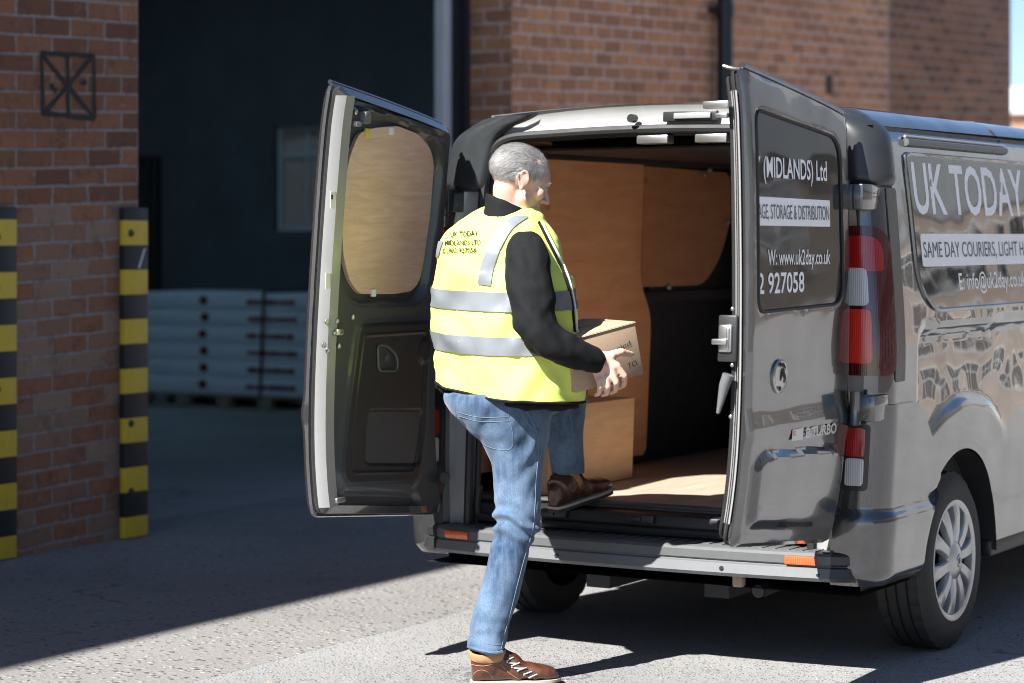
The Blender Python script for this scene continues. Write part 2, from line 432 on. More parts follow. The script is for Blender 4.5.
# ------------------------------------------------------------------ the setting
FX = -3.85                                # the plane of the warehouse front
def sheet(name, x0, x1, y0, y1, z, m, n=1):
    b = MB(); b.add([(x0,y0,z),(x1,y0,z),(x1,y1,z),(x0,y1,z)], [(0,1,2,3)])
    return b.build(name, m, smooth=False, kind='structure')
sheet('ground', -400, 400, -400, 400, 0, M['asphalt'])
# the older pebbly strip beside the warehouse, its edge slightly uneven
b = MB(); ys = np.linspace(-40, 60, 400)
edge = [-1.15+.02*noise.noise((y*1.7, 0, 0))+.012*noise.noise((y*9, 3, 0)) for y in ys]
b.grid([[(FX-.4, y, .004) for y in ys], [(e-.05, y, .004) for e, y in zip(edge, ys)], [(e+.03, y, .0006) for e, y in zip(edge, ys)]])
b.build('pavement', M['concrete'], kind='structure')

# loose grit lying about
b = MB()
for _ in range(3600):
    x, y = random.uniform(-3.4, 1.9), random.uniform(-2.6, 3.4); r = random.choice((.0018, .0025, .003, .004, .0065)); a = random.uniform(0, 6.3)
    if random.random() > .35+.65*max(0, noise.noise((x*1.6, y*1.6, 2))+.3): continue
    c, s_ = math.cos(a)*r, math.sin(a)*r*random.uniform(.6, 1); z0 = .0045 if x < -1.2 else .0006
    b.add([(x+c, y+s_, z0), (x-s_, y+c*.8, z0), (x-c, y-s_, z0), (x+s_, y-c*.8, z0), (x+c*.2, y+s_*.2, z0+r*.9)], [(0,1,4),(1,2,4),(2,3,4),(3,0,4)], random.randrange(3))
b.build('grit', [M['wood'], M['grey_plastic'], M['lip_plastic']], smooth=False, fix=False, kind='stuff', label='loose grit and small stones scattered over the yard', cat='grit')
# the warehouse
OY0, OY1 = 1.84, 5.66                     # doorway along the front
wh = empty('brick_warehouse', (-9, 4, 0), label='dark brick warehouse with an open doorway and a long wall behind the van', cat='warehouse')
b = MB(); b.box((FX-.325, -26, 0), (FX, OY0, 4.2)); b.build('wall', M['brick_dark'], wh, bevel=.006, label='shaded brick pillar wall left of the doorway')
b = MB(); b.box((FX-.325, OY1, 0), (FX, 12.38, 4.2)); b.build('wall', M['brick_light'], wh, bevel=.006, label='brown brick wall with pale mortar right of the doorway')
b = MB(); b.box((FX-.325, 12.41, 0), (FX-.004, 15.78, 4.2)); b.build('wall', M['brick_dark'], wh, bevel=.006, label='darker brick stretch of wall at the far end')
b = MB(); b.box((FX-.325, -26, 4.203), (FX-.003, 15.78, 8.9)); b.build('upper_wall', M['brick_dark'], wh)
b = MB(); b.box((FX-.2, 12.375, 0), (FX+.002, 12.415, 4.2)); b.build('movement_joint', M['grey_plastic'], wh)
b = MB(); b.box((-14.3, -26.2, 8.903), (FX+.12, .5, 9.15)); b.box((-14.3, 8.5, 8.903), (FX+.12, 11.8, 9.15)); b.box((-7.8, .5, 8.903), (FX+.12, 8.5, 9.15)); b.box((-14.3, .5, 8.903), (-12.5, 8.5, 9.15)); b.box((FX-.33, 11.8, 8.903), (FX+.12, 16.0, 9.15)); b.build('roof', M['dark_steel'], wh)  # gaps left for light on the added panel and the far window
b = MB(); b.box((-14.1, -26, 5.0), (FX-.33, 4.5, 5.12)); b.box((-14.1, 8.5, 5.0), (FX-.33, 11.75, 5.12)); b.box((-8.0, 4.5, 5.0), (FX-.33, 8.5, 5.12)); b.box((-14.1, 4.5, 5.0), (-11.5, 8.5, 5.12)); b.build('ceiling', M['interior_wall'], wh)
b = MB(); b.box((-11.5, 4.5, 5.02), (-8.0, 8.5, 5.05)); b.build('added_light_panel', M['added_light_panel'], wh)  # unseen translucent panel added to light the cartons and interior
b = MB(); b.box((-14.3, -26, 0), (-14.1, 15.78, 8.9)); b.build('rear_wall', M['interior_wall'], wh)
for q in ((-5.2, -5, 5), (-26, -25.8, 8.9), (15.6, 15.78, 8.9)): b = MB(); b.box((-14.1, q[0], 0), (FX-.33, q[1], q[2])); b.build('partition_wall', M['white_paint' if q[0] > 15 else 'interior_wall'], wh)  # unseen end partition whitened to bounce light through the far window
# far inner wall with window holes
BY = 11.5
holes = [(-10.08, -8.95, 1.62, 2.68)]
b = MB(); xs = [-14.1, -10.08, -8.95, FX-.33]
for i in range(3):
    h = [q for q in holes if abs(q[0]-xs[i]) < 1e-6]
    if h: b.box((xs[i], BY, 0), (xs[i+1], BY+.25, h[0][2])); b.box((xs[i], BY, h[0][3]), (xs[i+1], BY+.25, 5))
    else: b.box((xs[i], BY, 0), (xs[i+1], BY+.25, 5))
b.build('inner_wall', M['interior_wall'], wh)
for k, (x0, x1, z0, z1) in enumerate(holes):
    f = MB()
    for q in ((x0, z0, x0+.05, z1), (x1-.05, z0, x1, z1)): f.box((q[0]+.002, BY+.08, q[1]+.002), (q[2]-.002, BY+.16, q[3]-.002))
    f.box((x0+.05, BY+.082, z0+.002), (x1-.05, BY+.158, z0+.05)); f.box((x0+.05, BY+.082, z1-.05), (x1-.05, BY+.158, z1-.002))
    if k == 0:
        for x in (-9.72, -9.3): f.box((x-.018, BY+.09, z0+.05), (x+.018, BY+.15, z1-.05))
        f.box((x0+.05, BY+.088, 2.36), (x1-.05, BY+.152, 2.41))
    else:
        for z in np.arange(2.6, 4.6, .3): f.box((x0+.05, BY+.09, z-.015), (x1-.05, BY+.15, z+.015))
    w = f.build('window', M['white_paint'] if k == 0 else M['white_paint'], wh)
    g = MB(); g.box((x0+.04, BY+.115, z0+.04), (x1-.04, BY+.121, z1-.04)); g.build('pane', M['frosted'], w)
# white lime-washed nib and the sliding-door channel just inside the right jamb
b = MB(); q = P(443, 237, 15.75); b.box((q[0]-.045, q[1]-.045, 0), (q[0]+.045, q[1]+.045, 5)); b.build('column', M['white_paint'], wh, bevel=.01)
b = MB(); b.box((FX-.50, OY1-.02, 0), (FX-.328, OY1+.10, 4.6)); b.build('door_channel', M['pipe'], wh, bevel=.01)
# an inner door and a switch box on the far wall, hardly lit
b = MB(); b.box((-12.9, BY-.06, 0), (-11.6, BY, 2.3)); b.box((-13.0, BY-.09, 0), (-12.9, BY, 2.4)); b.box((-11.6, BY-.09, 0), (-11.5, BY, 2.4)); b.box((-12.9, BY-.09, 2.302), (-11.6, BY, 2.4))
b.build('door', M['interior_brown'], wh, bevel=.01)
# down pipe with collars and brackets
px_, py_, r_ = FX+.10, 8.72, .062
b = MB(); b.tube([(px_, py_, z) for z in (0.06, 8.7)], r_, 20)
for z in (1.2, 2.35, 3.3, 5.2): b.tube([(px_, py_, z-.05), (px_, py_, z+.05)], r_+.011, 20); b.box((FX-.002, py_-.1, z-.02), (px_, py_+.1, z+.02))
b.build('drainpipe', M['pipe'], wh, angle=50)
b = MB(); b.box((FX-.01, 10.93, 2.78), (FX+.004, 11.06, 2.94)); b.build('vent_hole', M['black_ink'], wh)
# the painted square with crossed lines on the pillar
pts = lambda L: [onX(a, c, FX)+V3(.004, 0, 0) for a, c in L]
b = MB()
def stroke(L, w=.012):
    q = pts(L); fine = [q[0]+(q[-1]-q[0])*t for t in np.linspace(0, 1, 12)] if len(q) == 2 else q
    top = [p+V3(0, 0, 0) for p in fine]; d = (q[-1]-q[0])/np.linalg.norm(q[-1]-q[0]); s = np.cross(d, V3(1, 0, 0))
    A = [p+s*w*(1+.45*noise.noise(Vector(p*31))) for p in top]; B = [p-s*w*(1+.45*noise.noise(Vector(p*37+5))) for p in top]
    k = .0003*len(b.v)/24; b.grid([[a+V3(k,0,0) for a in A], [a+V3(k,0,0) for a in B]])
for L in ([(41,53),(93,56)], [(41,53),(43,115)], [(93.5,54),(94,119)], [(42,113),(94,119)], [(42,55),(93,117)], [(92,57),(43,114)], [(67,54),(68,116)], [(50,84),(56,92)], [(80,84),(86,82)]): stroke(L)
b.build('painted_mark', M['black_ink'], wh, fix=False)

# corner guards
def guard(y0, y1, top, bot, corner, label):
    g = empty('corner_guard', (FX+.02, y1, 0), label=label, cat='corner guard', group='striped guards on the pillar')
    b = MB(); b.box((FX+.002, y0, bot), (FX+.036, y1, top))
    if corner: b.box((FX-.16, y1-.034, bot), (FX+.0015, y1, top))
    b.build('plate', M['stripes'], g, bevel=.005)
    for z in (1.58, .60, .25) if corner else (1.56, .83, .22):
        c = MB(); c.tube([(FX+.036, y0+.05, z), (FX+.046, y0+.05, z)], [.02, .015], 12); c.build('bolt', M['dark_steel'], g)
    return g
guard(1.685, 1.875, 1.712, .01, True, 'black and yellow striped corner guard at the doorway edge of the brick pillar')
g = guard(.695, .885, 1.705, .01, False, 'black and yellow striped guard on the pillar, farther from the doorway and with larger bolts')
b = MB(); q = [onX(a, c, FX+.036)+V3(.003, 0, 0) for a, c in ((143.5,249),(145.4,248),(139.5,268),(137.5,268))]
b.add(q, [(0,1,2,3)]); b.build('paint_scrape', M['white_paint'], bpy.data.objects['corner_guard'], fix=False)

# the pallet and its cartons inside
SX0, SX1, SY0, SY1 = -10.05, -8.05, 9.32, 10.3
pal = empty('pallet', ((SX0+SX1)/2, (SY0+SY1)/2, 0), label='wooden pallet on the warehouse floor under the white cartons', cat='pallet')
b = MB()
for y in np.linspace(SY0+.05, SY1-.05, 5): b.box((SX0, y-.05, .118), (SX1, y+.05, .14))
b.build('deck', M['wood'], pal, bevel=.003)
for x in np.linspace(SX0+.07, SX1-.07, 5):
    for y in (SY0+.06, (SY0+SY1)/2, SY1-.06): b = MB(); b.box((x-.07, y-.05, .022), (x+.07, y+.05, .117)); b.build('block', M['wood'], pal, bevel=.003)
b = MB()
for y in (SY0+.06, SY1-.06): b.box((SX0, y-.05, 0), (SX1, y+.05, .021))
b.build('runner', M['wood'], pal, bevel=.003)
ords = ['lowest', 'second lowest', 'third from the bottom', 'third from the top', 'second from the top', 'topmost']
for k in range(6):
    z = .142+k*.1525; dx = random.uniform(-.02, .02); dy = random.uniform(0, .02)
    r = empty('carton', ((SX0+SX1)/2, (SY0+SY1)/2, z), label=f'long flat white carton, {ords[k]} of the six stacked on the pallet inside', cat='carton', group='cartons stacked on the pallet')
    b = MB(); b.box((SX0+dx, SY0+dy, z), (SX1+dx, SY1, z+.147)); b.build('box_body', M['carton'], r, bevel=.003)
    c = MB(); yy = SY0+dy-.002
    c.add([(-9.27+.05*math.cos(a)+dx, yy, z+.08+.042*math.sin(a)) for a in np.linspace(0, 2*math.pi, 16, endpoint=False)], [tuple(range(16))])
    c.build('printed_dot', M['carton_print'], r, fix=False); c = MB()
    x = -8.78+dx
    while x < -8.26+dx:                     # blurred word, unreadable in the photo: a row of uneven blots
        w = random.uniform(.03, .06); h = random.uniform(.018, .03)
        c.add([(x, yy, z+.07-h), (x+w, yy, z+.07-h*.8), (x+w, yy, z+.07+h), (x, yy, z+.07+h*.85)], [(0,1,2,3)]); x += w+.008
    c.build('print', M['carton_print'], r, fix=False)
b = MB(); b.tube([(-8.62, SY0-.006, .135), (-8.58, SY0-.006, 1.06)], .012, 6); b.tube([(-8.58, SY0-.006, 1.066), (-8.58, SY1, 1.066)], .012, 6)
b.build('strap', M['black_plastic'], label='dark strap running up the front of the carton stack', cat='strap')

# beyond the far corner of the warehouse
d = MB(); c = P(1045, 237, 62); e1 = V3(math.cos(YAW), math.sin(YAW), 0); e2 = FWD
def pt(u, w, z): q = c+e1*u+e2*w; return (q[0], q[1], z)
fb = empty('distant_building', pt(0, 3, 0), label='pale roofed brick building far beyond the warehouse corner', cat='building')
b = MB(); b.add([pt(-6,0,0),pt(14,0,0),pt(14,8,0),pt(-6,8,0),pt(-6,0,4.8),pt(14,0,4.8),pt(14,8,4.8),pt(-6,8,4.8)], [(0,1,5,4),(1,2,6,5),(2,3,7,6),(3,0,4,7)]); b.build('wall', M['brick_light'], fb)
b = MB(); b.add([pt(-6.2,-.2,4.81),pt(14,-.2,4.81),pt(14,8,4.81),pt(-6.2,8,4.81),pt(-6.2,-.2,5.4),pt(14,-.2,5.4),pt(14,8,6),pt(-6.2,8,6)], [(0,1,5,4),(1,2,6,5),(2,3,7,6),(3,0,4,7),(4,5,6,7),(0,1,2,3)]); b.build('roof', M['white_paint'], fb)

# across the yard: seen only mirrored in the van
ob = empty('brick_workshop', (17, 20, 0), label='brick workshop with pale ribbed cladding across the yard, mirrored in the van paint', cat='building')
b = MB(); b.box((16.2, -14, 0), (24, 37.9, 4.0)); b.build('wall', M['brick_far'], ob)
b = MB(); g = []; xs_ = np.arange(5.0, 34.0, .11)                 # end wing facing the van: trapezoid ribs
pr = [(x, 38-(.10 if int(round(i)) % 4 in (0, 1) else 0)) for i, x in enumerate(xs_)]
b.grid([[(x, y, z) for x, y in pr] for z in (4.9, 10.5)]); b.build('cladding', M['cladding'], ob, smooth=False)
b = MB(); pr = [(16.1-(.10 if i % 4 in (0, 1) else 0), y) for i, y in enumerate(np.arange(-14, 38, .11))]
b.grid([[(x, y, z) for x, y in pr] for z in (4.0, 9.5)]); b.box((16.12, -14, 4.003), (24, 38, 9.4)); b.build('cladding', M['cladding'], ob, smooth=False)
b = MB(); b.box((5.0, 38.05, 0), (34, 46, 4.9)); b.box((5.0, 38.12, 4.903), (34, 46, 10.4)); b.build('end_wing', M['brick_far'], ob)
for x in np.arange(5.6, 33, 2.6):
    for z0 in (.9, 2.9):
        f = MB()
        for i in range(4): f.box((x+i*.66, 37.99, z0), (x+i*.66+.05, 38.045, z0+1.45))
        for i in range(3): f.box((x+.05, 37.992, z0+i*.7), (x+1.98, 38.043, z0+.05+i*.7))
        w = f.build('window', M['white_paint'], ob)
        g = MB(); g.box((x+.03, 38.01, z0+.02), (x+2.01, 38.046, z0+1.43)); g.build('pane', M['glass'], w)
for y in np.arange(-10, 36, 4.2):
    f = MB()
    for i in range(4): f.box((16.15, y+i*.62, 1.1), (16.198, y+i*.62+.06, 3.2))
    for i in range(4): f.box((16.152, y+.06, 1.1+i*.68), (16.198, y+1.86, 1.16+i*.68))
    w = f.build('window', M['white_paint'], ob)
    g = MB(); g.box((16.17, y+.03, 1.12), (16.199, y+1.9, 3.18)); g.build('pane', M['glass'], w)
# ------------------------------------------------------------------ the van (leans a little on the sloping yard)
ROLL = .035
def sh(p):
    p = np.array(p, float); z = p[..., 2]; p[..., 0] = p[..., 0]+ROLL*np.maximum(z-.45, 0); return p
class VB(MB):
    def build(s, *a, **k):
        if not k.pop('raw', False): s.v = [tuple(q) for q in sh(np.array(s.v))]
        return MB.build(s, *a, **k)
van = empty('van', (0, 2.4, 0), label='grey delivery van with both rear doors open and white lettering on its side', cat='van')
_z = np.array([.28,.36,.50,.70,.90,1.05,1.20,1.35,1.50,1.65,1.80,1.90,1.955,1.99,2.015])
_w = np.array([.945,.955,.965,.975,.979,.978,.972,.955,.935,.915,.893,.875,.855,.825,.78])
def W(z):
    k = np.linspace(-.06, .06, 7); return np.mean([np.interp(np.asarray(z)+q*np.clip((2.02-np.asarray(z))/.3, 0, 1), _z, _w) for q in k], 0)
def Yr(z): return .06*np.clip((np.asarray(z)-1.0)/1.0, 0, 2)**1.3
RC = .085
WY, WZ, AR = .82, .335, .425              # rear wheel centre, arch radius
RECESS = fillet([(.33,1.21),(5.3,1.21),(5.3,.64),(1.42,.64),(1.30,.80),(1.12,.92),(.82,.95),(.58,.90),(.45,.84),(.33,.84)], .09)
def side(y, z, off=0., sg=1, rec=True):    # a point on the flank
    y = np.asarray(y, float); z = np.asarray(z, float); w = W(z)
    t = np.clip((y-Yr(z))/RC, 0, 1); x = w-RC+RC*np.sqrt(np.clip(1-(1-t)**2, 0, 1))
    if rec:
        s = sdf(np.stack([y.ravel(), z.ravel()], 1), RECESS).reshape(y.shape)
        x = x-(.006+.125*np.clip(z-.80, -.05, .5))*sstep(.5-s/.05)
    fr = np.clip((y-4.35)/.65, 0, 1); x = x*(1-.22*fr**2.2)
    return np.stack([sg*(x+off), y+np.zeros_like(x), z+np.zeros_like(x)], -1)
def contour(s, z, off=0., sg=1):           # round the rear corner: s<0 across the rear face, then the arc, then the flank
    s = np.asarray(s, float); z = np.asarray(z, float); w = W(z); y0 = Yr(z); A = RC*math.pi/2
    th = np.clip(s/RC, 0, math.pi/2)
    x = w-RC+np.where(s < 0, s, 0)+(RC+off)*np.sin(th); y = y0+RC-(RC+off)*np.cos(th)+np.where(s > A, s-A, 0)
    return np.stack([sg*x, y, z+np.zeros_like(x)], -1)
def roofz(x): return 2.055-.055*x*x
def Ht(y): return np.interp(y, [0,3.05,3.3,4.15,4.3,4.6,4.9,5.0], [2.055,2.055,2.03,1.28,1.2,1.10,.95,.82])

# body shell
ys = np.unique(np.concatenate([np.linspace(0, 1, 9)**2*RC, np.linspace(.1, .40, 22), WY-AR*np.cos(np.linspace(0, math.pi, 41)), np.linspace(.40, 1.5, 60), np.linspace(1.5, 3.0, 30),
     3.92-AR*np.cos(np.linspace(0, math.pi, 31)), np.linspace(3.0, 5.0, 60)]))
ys = ys[np.concatenate([[True], np.diff(ys) > .002])]
for sg in (1, -1):
    b = VB(); cols = []
    for y in ys:
        zb = .36
        for yc in (WY, 3.92):
            q = AR**2-(y-yc)**2
            if q > 0: zb = max(zb, WZ+math.sqrt(q))
        zs = np.concatenate([np.linspace(zb, 1.27, 34), np.linspace(1.29, 1.955, 22), [1.975, 1.992, 2.005, 2.015]])
        yy = y+Yr(zs)*max(0, 1-y/.9)
        p = side(yy, zs, 0, sg)
        xr = np.array([.76,.70,.6,.5,.4,.3,.2,.1,0]); tip = np.zeros((len(xr), 3))
        tip[:, 0] = sg*xr*(1-.1*np.clip(1-y/RC, 0, 1)); tip[:, 1] = yy[-1]; tip[:, 2] = roofz(xr)
        p = np.concatenate([p, tip]); h = Ht(y)
        if h < 2.05: p[:, 2] = zb+(p[:, 2]-zb)*(h-zb)/(2.055-zb) if h > zb else p[:, 2]
        cols.append(p)
    def mf(i, j): return 1 if (3.3 < ys[i] < 4.12 and j > 40) or (3.1 < ys[i] < 3.95 and 34 <= j < 52) else 0
    b.grid(cols, mfun=mf)
    b.f.append(tuple(range(len(b.v)-len(cols[-1]), len(b.v)))); b.m.append(0)
    b.build('body_side', [M['paint'], M['glass']], van, angle=50)
    # wheel-arch liners, sill
    for yc in (WY, 3.92):
        l = VB(); a = np.linspace(-.02, math.pi+.02, 30)
        l.grid([[(sg*x, yc-(AR-.004)*math.cos(t), WZ+(AR-.004)*math.sin(t)) for t in a] for x in (W(.7)-.004, .62)])
        l.grid([[(sg*.62, yc-r*math.cos(t), WZ+r*math.sin(t)) for t in a] for r in (AR, .02)])
        l.build('arch_liner', M['black_plastic'], van)
    l = VB(); l.box((sg*.955 if sg < 0 else .90, WY+AR-.02, .30), (-.90 if sg < 0 else .955, 3.5, .365)); l.build('sill', M['black_plastic'], van, bevel=.012)

# rear frame around the opening
OW, OT, OB = .715, 1.955, .50             # half width, top, bottom of the opening
N = 200
zz = np.linspace(.40, 2.015, 60)
outer = [(-(W(z)-RC), Yr(z), z) for z in zz]+[(x, Yr(2.04), roofz(abs(x))) for x in np.linspace(-.70, .70, 60)]+[(W(z)-RC, Yr(z), z) for z in zz[::-1]]
n_ = len(outer)
inn = fillet([(-OW, .40), (-OW, OT-.015), (0, OT+.012), (OW, OT-.015), (OW, .40)], [0.001, .15, .5, .15, .001], 14)
L = np.concatenate([[0], np.cumsum(np.linalg.norm(np.diff(inn, axis=0), axis=1))])
# match outer and inner by the share of each leg
ka, kb = 60, 120
la = [i for i in range(len(inn)) if inn[i][0] < -OW+.10 and inn[i][1] < OT-.06][-1]
lb = [i for i in range(len(inn)) if inn[i][0] > OW-.10 and inn[i][1] < OT-.06][0]
t = np.concatenate([np.linspace(0, L[la], 60), np.linspace(L[la], L[lb], 62)[1:-1], np.linspace(L[lb], L[-1], 60)])
inner = np.stack([np.interp(t, L, inn[:, 0]), np.interp(t, L, inn[:, 1])], 1)
i3 = np.stack([inner[:, 0], Yr(inner[:, 1])+.012, inner[:, 1]], 1); o3 = np.array(outer)
rings = [o3]
for f, d in ((.18, .012), (.35, .016), (.75, .016), (.90, .010), (1., .0)):
    q = o3+(i3-o3)*f; q[:, 1] += d-.012*f+.0; rings.append(q)
back = i3.copy(); back[:, 1] += .03; rings.append(back)
back2 = i3*V3(1.06, 1, 1); back2[:, 1] += .12; rings.append(back2)
b = VB(); b.grid(rings); b.build('rear_frame', M['jamb_metal'], van, angle=40)
b = VB(); b.tube(i3+V3(0, -.008, 0), .017, 8); b.build('door_seal', M['rubber'], van)
b = VB(); q = i3.copy(); q[:, 0] *= .985; q[:, 2] -= .012; q[:, 1] += .04; b.tube(q, .012, 8); b.build('inner_seal', M['rubber'], van)
# lock plates, lamp and bolts on the header
b = VB(); b.box((.05, .045, 1.985), (.27, .065, 2.022)); b.build('latch_plate', M['black_plastic'], van, bevel=.004)
b = VB(); b.box((.10, .032, 1.994), (.25, .05, 2.016)); b.build('header_lamp', M['jamb_metal'], van, bevel=.004)
b = VB(); b.tube([(-.07, .05, 2.0), (-.07, .02, 2.0)], .016, 12); b.build('stop_button', M['black_plastic'], van)
for x in (-.06, .18):
    b = VB(); b.box((x, .05, 1.905), (x+.13, .11, 1.938)); b.build('striker', M['steel'], van, bevel=.006)

# load space
FZ = .545
b = VB()
b.box((-.86, .16, .50), (.86, 2.75, FZ-.022), 0)
b.add([(-.86,.1,.3),(-.86,2.75,.3),(-.86,2.75,1.955),(-.86,.1,1.955)], [(0,1,2,3)])
b.add([(.86,.1,.3),(.86,2.75,.3),(.86,2.75,1.955),(.86,.1,1.955)], [(0,1,2,3)])
b.add([(-.86,.07,1.955),(.86,.07,1.955),(.86,2.75,1.975),(-.86,2.75,1.975)], [(0,1,2,3)])
b.add([(-.86,2.75,.3),(.86,2.75,.3),(.86,2.75,1.975),(-.86,2.75,1.975)], [(0,1,2,3)])
for y in (.75, 1.35, 1.95, 2.5): b.box((-.85, y, 1.915), (.85, y+.07, 1.953))
b.box((-.855, .3, 1.26), (-.835, 2.74, 1.315)); b.box((-.855, 1.72, 1.32), (-.835, 1.76, 1.93)); b.box((-.855, 2.66, .55), (-.78, 2.74, 1.93)); b.box((-.858, .32, 1.88), (-.80, 2.74, 1.93))
b.build('cargo_lining', M['lining'], van, bevel=.008)
b = VB(); b.box((.815, .3, .60), (.83, 2.6, 1.9)); b.build('side_bounce_panel', M['white_paint'], van, bevel=.003)  # unseen white panel added to bounce light onto the plywood
b = VB(); b.box((-.74, 2.71, .60), (.83, 2.735, 1.85)); b.build('front_bounce_panel', M['white_paint'], van, bevel=.003)  # second unseen white panel, added for bounce light in the load space
b = VB(); b.box((-.76, .4, 1.90), (.76, 2.7, 1.912)); b.build('roof_lining', M['lining'], van, bevel=.003)
b = VB(); b.add([(-.9,.0,.30),(.9,.0,.30),(.9,4.9,.30),(-.9,4.9,.30)], [(0,1,2,3)]); b.box((-.3,.2,.22),(-.2,4,.29)); b.box((.2,.2,.22),(.3,4,.29)); b.tube([(-.75,WY,WZ),(.75,WY,WZ)],.05,10)
b.build('underbody', M['dark_steel'], van)
b = VB(); b.box((-.845, .20, FZ-.02), (.845, 2.73, FZ)); b.build('cargo_floor', M['ply_floor'], van, bevel=.003)
def board(name, px, X, m, t=.012, r=.03, **kw):       # a plywood sheet fixed to the left flank, outline measured on the plane it lies in
    o = np.array([onX(a, c, X+.03)[1:] for a, c in px]); o = resample(fillet(o, r), 120); b = VB()
    fr = lambda q: np.stack([np.full(len(q), X), q[:, 0], q[:, 1]], 1)
    b.patch(o, fr, 3); k = len(b.v); ob = fr(o); b.grid(np.array([ob, ob-V3(t, 0, 0)]), closed_v=True)
    return b.build(name, m, van, **kw)
board('plywood_lining', [(470,128),(553,144),(640,152),(640,285),(652,312),(651,455),(470,475)], -.815, M['ply_red'], r=[.02,.02,.02,.12,.16,.03,.02], label='large reddish plywood sheet on the left inner wall')
board('plywood_window_blank', [(640,166),(726,173),(729,215),(720,258),(703,285),(642,287)], -.832, M['ply_dark'], r=[.01,.05,.05,.12,.08,.01], label='plywood blank with rounded corner over the side window')
for a, c in ((705,170),(668,287),(728,178),(725,222),(700,175)):
    b = VB(); p = onX(a, c, -.79); b.ell((-.815, p[1], p[2]), (V3(.012,0,0), V3(0,.014,0), V3(0,0,.014)), 10); b.build('fixing_screw', M['jamb_metal'], van)
b = VB(); b.box((-.83, .46, FZ+.002), (-.565, 1.08, .885)); b.build('wheel_box', M['ply_light'], van, bevel=.004, label='pale plywood box over the left wheel arch')
b = VB(); b.tube(catmull([(-.77,2.68,1.88),(-.76,2.69,1.7),(-.765,2.68,1.45),(-.79,2.66,1.25)], 6), .015, 8); b.build('grab_handle', M['grey_plastic'], van)
# load sill
b = VB(); b.box((-.73, .055, .458), (.73, .195, FZ-.012)); b.build('load_sill', M['black_plastic'], van, bevel=.012)
b = VB(); b.box((-.72, .17, FZ-.004), (.72, .235, FZ+.007)); b.build('sill_edge', M['lip_plastic'], van, bevel=.004)
b = VB(); b.tube(catmull([(-.70,.06,.60),(-.70,.05,.51),(-.64,.045,.478),(-.2,.03,.473),(.2,.03,.473),(.64,.045,.478),(.70,.05,.51),(.70,.06,.60)], 8), .016, 8); b.build('sill_seal', M['rubber'], van)
b = VB()
for x in (-.42, -.05, .33): b = VB(); b.box((x, .03, .50), (x+.12, .056, .53)); b.box((x+.03, .022, .506), (x+.07, .034, .524)); b.build('sill_catch', M['dark_steel'], van, bevel=.004)

# bumper: a plastic step between painted corners
bow = lambda x: -.075+.07*abs(x/.9)**2.4
prof = [(.20,.449),(.02,.453),(-.02,.453),(-.035,.449),(-.043,.440),(-.044,.412),(-.036,.406),(-.037,.402),(-.046,.398),(-.055,.365),(-.045,.352),(.12,.352)]
b = MB(); xs = np.concatenate([np.linspace(-.93, -.815, 10), np.linspace(-.81, .81, 60), np.linspace(.815, .93, 10)])
cols = []
for x in xs:
    e = np.clip((abs(x)-.80)/.13, 0, 1); r = []
    for (py, pz) in prof: r.append((x, (py if py > 0 else py)+bow(x)+(.0 if py > .1 else .10*(1-math.sqrt(max(0, 1-e*e)))), pz))
    cols.append(r)
def bm_(i, j): return 2 if abs(xs[i]) > .812 else (1 if j < 5 and j > 2 else 0)
b.grid(cols, mfun=bm_)
bum = b.build('bumper', [M['grey_plastic'], M['lip_plastic'], M['black_plastic']], van, angle=28)
b = MB()
for x in np.arange(-.78, .79, .052): b.box((x, -.055, .4525), (x+.030, .115, .4562))
b.build('step_tread', M['lip_plastic'], bum, bevel=.0015)
for x0, x1 in ((.655, .765), (-.765, -.655)):
    b = MB(); xx = np.linspace(x0, x1, 6)
    b.grid([[(x, bow(x)+d, z) for d, z in ((-.03,.409),(-.052,.409),(-.054,.414),(-.054,.434),(-.051,.438),(-.03,.438))] for x in xx])
    for k in (0, -6): pass
    n0 = len(b.v); b.f += [tuple(range(6)), tuple(range(n0-6, n0))]; b.m += [0, 0]
    b.build('reflector', M['orange_lens'], bum)
b = MB()
for x in (-.25, .42): b.tube([(x, bow(x)-.049, .380), (x, bow(x)-.056, .380)], .008, 10)
b.tube([(.775, bow(.775)-.046, .375), (.775, bow(.775)-.054, .375)], .007, 10); b.build('bolt', M['dark_steel'], bum)
